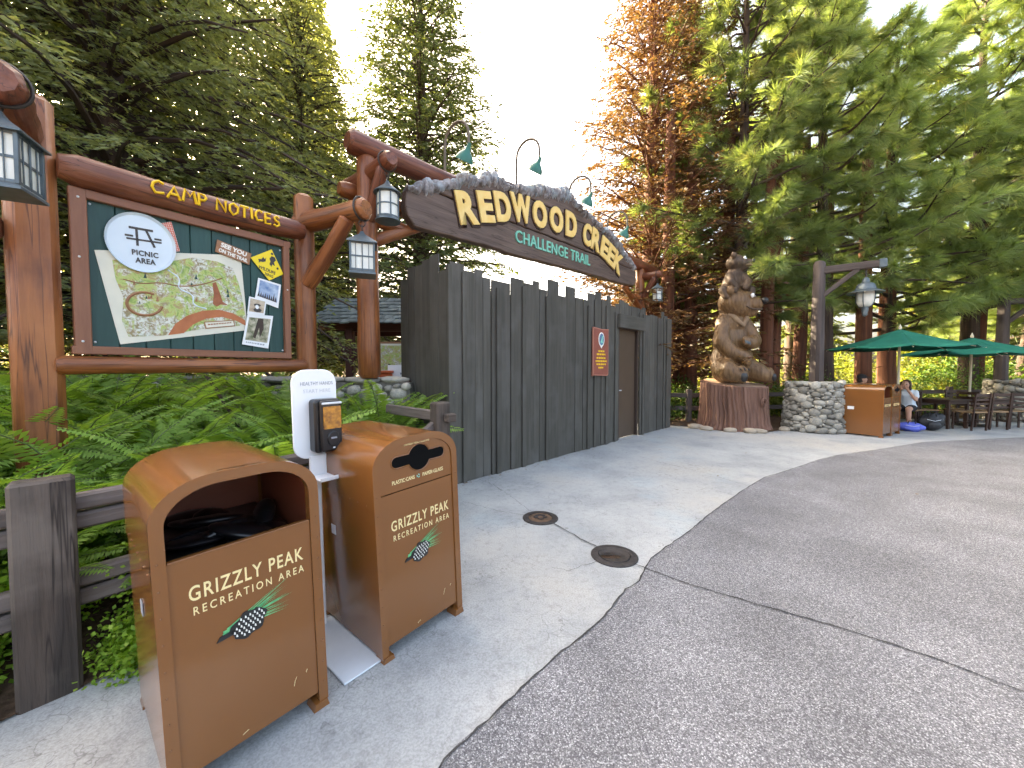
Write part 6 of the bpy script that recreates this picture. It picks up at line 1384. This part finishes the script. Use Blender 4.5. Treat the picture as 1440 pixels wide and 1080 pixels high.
CB = spray_tree(2, 13, 1.0, 2.9, 420, (.08, .15), .85, .26, .26, lsp=.042, hang=.3, width=.28)
CC = spray_tree(3, 17, 1.4, 3.4, 300, (.20, .34), .55, .34, .15, lsp=.085, width=.4)           # for trees farther away
CR = spray_tree(4, 15, .8, 2.9, 420, (.08, .14), .66, .22, .34, shape=.8, bare=.10, lsp=.05, hang=.2)
PA = pine_tree(11, 14, 3.3, 3.8, 100, ndl=.42, per=80, dens=.85, r0=.27)
PB = pine_tree(12, 15, 3.6, 3.6, 96, ndl=.42, per=80, dens=.85, r0=.24, lean=(.05, .0))
PC = pine_tree(13, 12, 2.5, 3.6, 92, ndl=.40, per=80, dens=.85, r0=.20)
LF, TK = 'lf_left', 'trunk'
for x, y, r_, s_, lb in [(-6.7, 6.55, 0, 1.0, 'dense dark conifer with its trunk behind the notice board'), (-9.2, 5.2, 2.0, 1.05, 'dense dark conifer at the left edge of the picture'), (-5.75, 10.7, 4.1, .80, 'dark conifer with sunlight breaking through behind the log arms'),
                         (-7.7, 10.4, 5.2, 1.0, 'dark conifer filling the sky between notice board and gateway'), (-8.9, 8.2, 3.0, 1.0, 'dark conifer behind the large near lantern')]:
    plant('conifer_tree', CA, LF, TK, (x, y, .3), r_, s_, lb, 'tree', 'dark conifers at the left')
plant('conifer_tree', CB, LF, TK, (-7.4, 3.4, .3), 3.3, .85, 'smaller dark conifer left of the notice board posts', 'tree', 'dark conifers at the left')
plant('conifer_tree', CB, 'lf_mid', TK, (-3.15, 13.6, 0), .7, (1.4, 1.4, 1.34), 'pointed green conifer standing against the sky behind the sign', 'tree', 'green conifers behind the gateway')
plant('conifer_tree', CC, 'lf_mid', TK, (-8.2, 16.0, 0), 2.2, 1.0, 'tall green conifer far behind the left trees', 'tree', 'green conifers behind the gateway')
for x, y, r_, s_, lb in [(4.75, 13.2, .5, (1.3, 1.3, 1.1), 'rust coloured conifer with bare lower branches above the right end of the sign'), (6.6, 14.6, 2.4, (1.3, 1.3, 1.2), 'rust coloured conifer half hidden behind the pines')]:
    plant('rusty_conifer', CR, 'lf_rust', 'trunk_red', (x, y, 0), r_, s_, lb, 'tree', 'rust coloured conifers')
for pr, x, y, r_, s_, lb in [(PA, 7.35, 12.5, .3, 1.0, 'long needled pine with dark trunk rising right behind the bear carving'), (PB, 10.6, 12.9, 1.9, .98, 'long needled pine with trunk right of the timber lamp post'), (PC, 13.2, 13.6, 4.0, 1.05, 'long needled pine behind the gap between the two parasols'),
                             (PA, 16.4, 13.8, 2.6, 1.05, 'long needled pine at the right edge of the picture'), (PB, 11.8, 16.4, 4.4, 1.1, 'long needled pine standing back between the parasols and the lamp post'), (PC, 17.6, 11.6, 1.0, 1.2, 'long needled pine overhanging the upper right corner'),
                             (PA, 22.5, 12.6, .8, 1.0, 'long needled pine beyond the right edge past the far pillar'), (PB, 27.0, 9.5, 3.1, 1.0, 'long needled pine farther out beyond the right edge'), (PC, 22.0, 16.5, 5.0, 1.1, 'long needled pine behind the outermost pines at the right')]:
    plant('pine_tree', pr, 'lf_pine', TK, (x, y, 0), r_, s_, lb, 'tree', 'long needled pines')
bgspots = [(CC, 'lf_mid', 'trunk_red', 10.6, 25, .5), (CC, 'lf_sun_tint', 'trunk_red', 14.5, 26, .55), (CC, 'lf_mid', 'trunk_red', 18.5, 24.0, .52), (CC, 'lf_sun_tint', 'trunk_red', 24.0, 22.0, .75), (CC, 'lf_mid', 'trunk', 7.0, 24, .45), (CC, 'lf_mid', 'trunk_red', 27, 20, 1.0), (CC, 'lf_sun_tint', 'trunk_red', 22.5, 29, .8), (CC, 'lf_mid', 'trunk_red', 17, 31, .7), (CC, 'lf_mid', 'trunk_red', 12.2, 32, .6)]
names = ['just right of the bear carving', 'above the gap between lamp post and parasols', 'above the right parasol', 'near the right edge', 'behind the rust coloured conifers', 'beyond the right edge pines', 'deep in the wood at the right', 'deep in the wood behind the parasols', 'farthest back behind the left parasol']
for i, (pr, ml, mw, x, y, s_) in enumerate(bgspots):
    plant('redwood_tree', pr, ml, mw, (x, y, 0), i * 1.3, s_, ('sunlit coloured ' if ml == 'lf_sun_tint' else 'green ') + 'far conifer ' + names[i], 'tree', 'far conifers in the wood')
# close-set reddish trunks in the shade
bt = MB().log((0, 0, -.1), (.1, 0, 9.5), .25, .13, seg=10, ch=.02).mesh('trunk', 60); bt.materials.append(M['trunk_red'])
sn = MB(); g_ = random.Random(5)
SN = []
for k in range(6): sn = MB(); z = 1.4 + k * 1.2 + g_.uniform(-.3, .3); a = g_.uniform(0, 6.28); l = g_.uniform(.3, .9); sn.tube([(math.cos(a) * .15, math.sin(a) * .15, z), (math.cos(a) * l, math.sin(a) * l, z + g_.uniform(-.2, .15))], [.018, .005], 5, False); SN.append(sn.mesh('snag_branch', 60)); SN[-1].materials.append(M['trunk_red'])
where = ['leftmost, beside the plank wall end', 'second from the plank wall end', 'third from the plank wall end', 'left of the bear carving, set back', 'right behind the bear carving', 'between the bear carving and the lamp post', 'right of the timber lamp post', 'behind the far bins', 'behind the left parasol pole', 'behind the seated woman', 'left of the right parasol pole', 'right of the right parasol pole', 'behind the far stone pillar']
for i, (x, y, s_) in enumerate([(4.85, 12.3, 1.0), (5.35, 13.0, 1.15), (5.75, 12.4, .9), (6.1, 14.2, 1.2), (7.3, 13.0, 1.0), (8.1, 12.3, .85), (9.0, 13.4, 1.05), (10.1, 13.6, .9), (11.3, 14.0, 1.1), (11.7, 12.8, 1.0), (13.3, 13.6, 1.1), (14.6, 15.0, 1.2), (17.0, 14.2, 1.2)]):
    e = tag(empty('bare_trunk', (x, y, 0), i * .9), 'reddish bare redwood trunk ' + where[i], 'tree', 'bare reddish trunks in the shade'); e.scale = (s_, s_, 1)
    obj('trunk', bt, None, e)
    for q in SN: obj('snag_branch', q, None, e)
# shrubs
SB = [leaf_bush(61, 2600, .75, 1.0), leaf_bush(62, 2200, .9, .8, (.08, .15), .42), leaf_bush(63, 3200, 1.3, 1.7, (.08, .14), .5)]
shr = [(1, 'lf_shrub', 4.75, 11.35, .85, 'broad leaved green shrub between the plank wall and the stump'), (0, 'lf_shrub', 5.3, 12.0, 1.0, 'green shrub behind the stump at its left'), (0, 'lf_sun_tint', 7.6, 11.9, .9, 'sunlit coloured shrub behind the lamp post pillar'), (1, 'lf_shrub', 8.5, 12.4, 1.0, 'green shrub behind the far litter bins'),
       (2, 'lf_shrub', 10.2, 13.0, .8, 'tall green shrub behind the left parasol'), (1, 'lf_shrub', 11.5, 12.9, .9, 'low green shrub behind the seated woman'), (2, 'lf_sun_tint', 12.6, 15.0, 1.0, 'sunlit coloured shrub between the parasols'), (1, 'lf_shrub', 13.2, 12.9, .9, 'green shrub behind the right hand chairs'),
       (2, 'lf_shrub', 16.2, 14.0, 1.0, 'tall green shrub behind the far stone pillar'), (0, 'lf_sun_tint', 14.9, 13.6, 1.0, 'sunlit coloured shrub above the far stone pillar'), (2, 'lf_sun_tint', 8.6, 15.6, 1.1, 'sunlit coloured shrub deep between the trunks'), (2, 'lf_shrub', 18.8, 16.0, 1.3, 'large green shrub at the right edge'), (2, 'lf_sun_tint', 10.6, 17.2, 1.2, 'sunlit coloured shrub far behind the left parasol'),
       (2, 'lf_sun_tint', -4.6, 8.9, .9, 'sunlit coloured shrub left of the shingled shelter'), (2, 'lf_shrub', -7.6, 8.2, 1.0, 'dark green shrub behind the notice board'), (2, 'lf_sun_tint', -1.2, 13.5, .9, 'sunlit coloured shrub behind the shelter'), (2, 'lf_shrub', 1.5, 15.0, 1.5, 'green shrub rising behind the plank wall'), (2, 'lf_shrub', -4.9, 7.3, .7, 'green shrub behind the stone wall under the log arms'),
       (2, 'lf_sun_tint', 4.2, 16.5, 1.5, 'sunlit coloured shrub behind the far end of the plank wall'), (2, 'lf_shrub', -9.8, 6.6, 1.2, 'green shrub at the left edge behind the stone wall'), (2, 'lf_sun_tint', 15.5, 18.0, 1.4, 'sunlit coloured shrub deep behind the right parasol'), (2, 'lf_sun_tint', 20.5, 18.5, 1.6, 'sunlit coloured shrub deep at the right edge'), (2, 'lf_shrub', 20.0, 13.4, 1.3, 'large green shrub beyond the right edge'), (2, 'lf_shrub', 24.5, 11.6, 1.4, 'large green shrub farther out beyond the right edge'), (2, 'lf_shrub', 29.0, 8.6, 1.5, 'outermost large green shrub at the right')]
for i, (k, ml, x, y, s_, lb) in enumerate(shr):
    plant('shrub', SB[k], ml, 'trunk', (x, y, .02), i * 1.7, s_, lb, 'shrub', 'shrubs under the trees', ('foliage', 'branches'))
_tri = {k: len(m[0].polygons) for k, m in dict(CA=CA, CB=CB, CC=CC, CR=CR, PA=PA, PB=PB, PC=PC).items()}

# dry leaves and needles that have collected on the paving and beds   (leaf_litter_scatter)
g = np.random.default_rng(9); P = []
def scatter(n, fn):
    for _ in range(n):
        x, y, z = fn(); P.append((x, y, z))
scatter(260, lambda: (lambda a, r: (5.7 + math.cos(a) * r, 9.95 + math.sin(a) * r, .03))(g.uniform(2.6, 6.4), g.uniform(.85, 1.35)))
scatter(160, lambda: (lambda t, o: (-.79 + .695 * t + .719 * o, 4.9 + .719 * t - .695 * o, .008))(g.uniform(0, 7.3), abs(g.normal(0, .09)) + .02))
scatter(40, lambda: (g.uniform(1.5, 9), g.uniform(4, 9), .009))
scatter(240, lambda: (g.uniform(7.6, 14.5), 9.4 + abs(g.normal(0, .9)) + .25, .012))
P = np.array(P); P[:, 2] = [z + hgt(x, y) + .006 for x, y, z in P]; n = len(P); D_ = unit(np.stack([g.normal(size=n), g.normal(size=n), g.normal(0, .12, n)], 1)); L_ = g.uniform(.02, .06, n)
W_ = np.cross(D_, [0, 0, 1.]); W_ = unit(W_) * (L_ * g.uniform(.06, .28, n))[:, None]
V = np.stack([P, P + D_ * L_[:, None] * .5 + W_, P + D_ * L_[:, None], P + D_ * L_[:, None] * .5 - W_], 1).reshape(-1, 3); V[:, 2] = np.maximum(V[:, 2], np.repeat(P[:, 2], 4) - .002)
me = quadmesh('leaf_litter', V, n, g.uniform(0, 1, n)); tag(obj('leaf_litter', me, 'litter'), 'dry brown leaves and needles lying on paving and beds', 'leaf litter', kind='stuff')
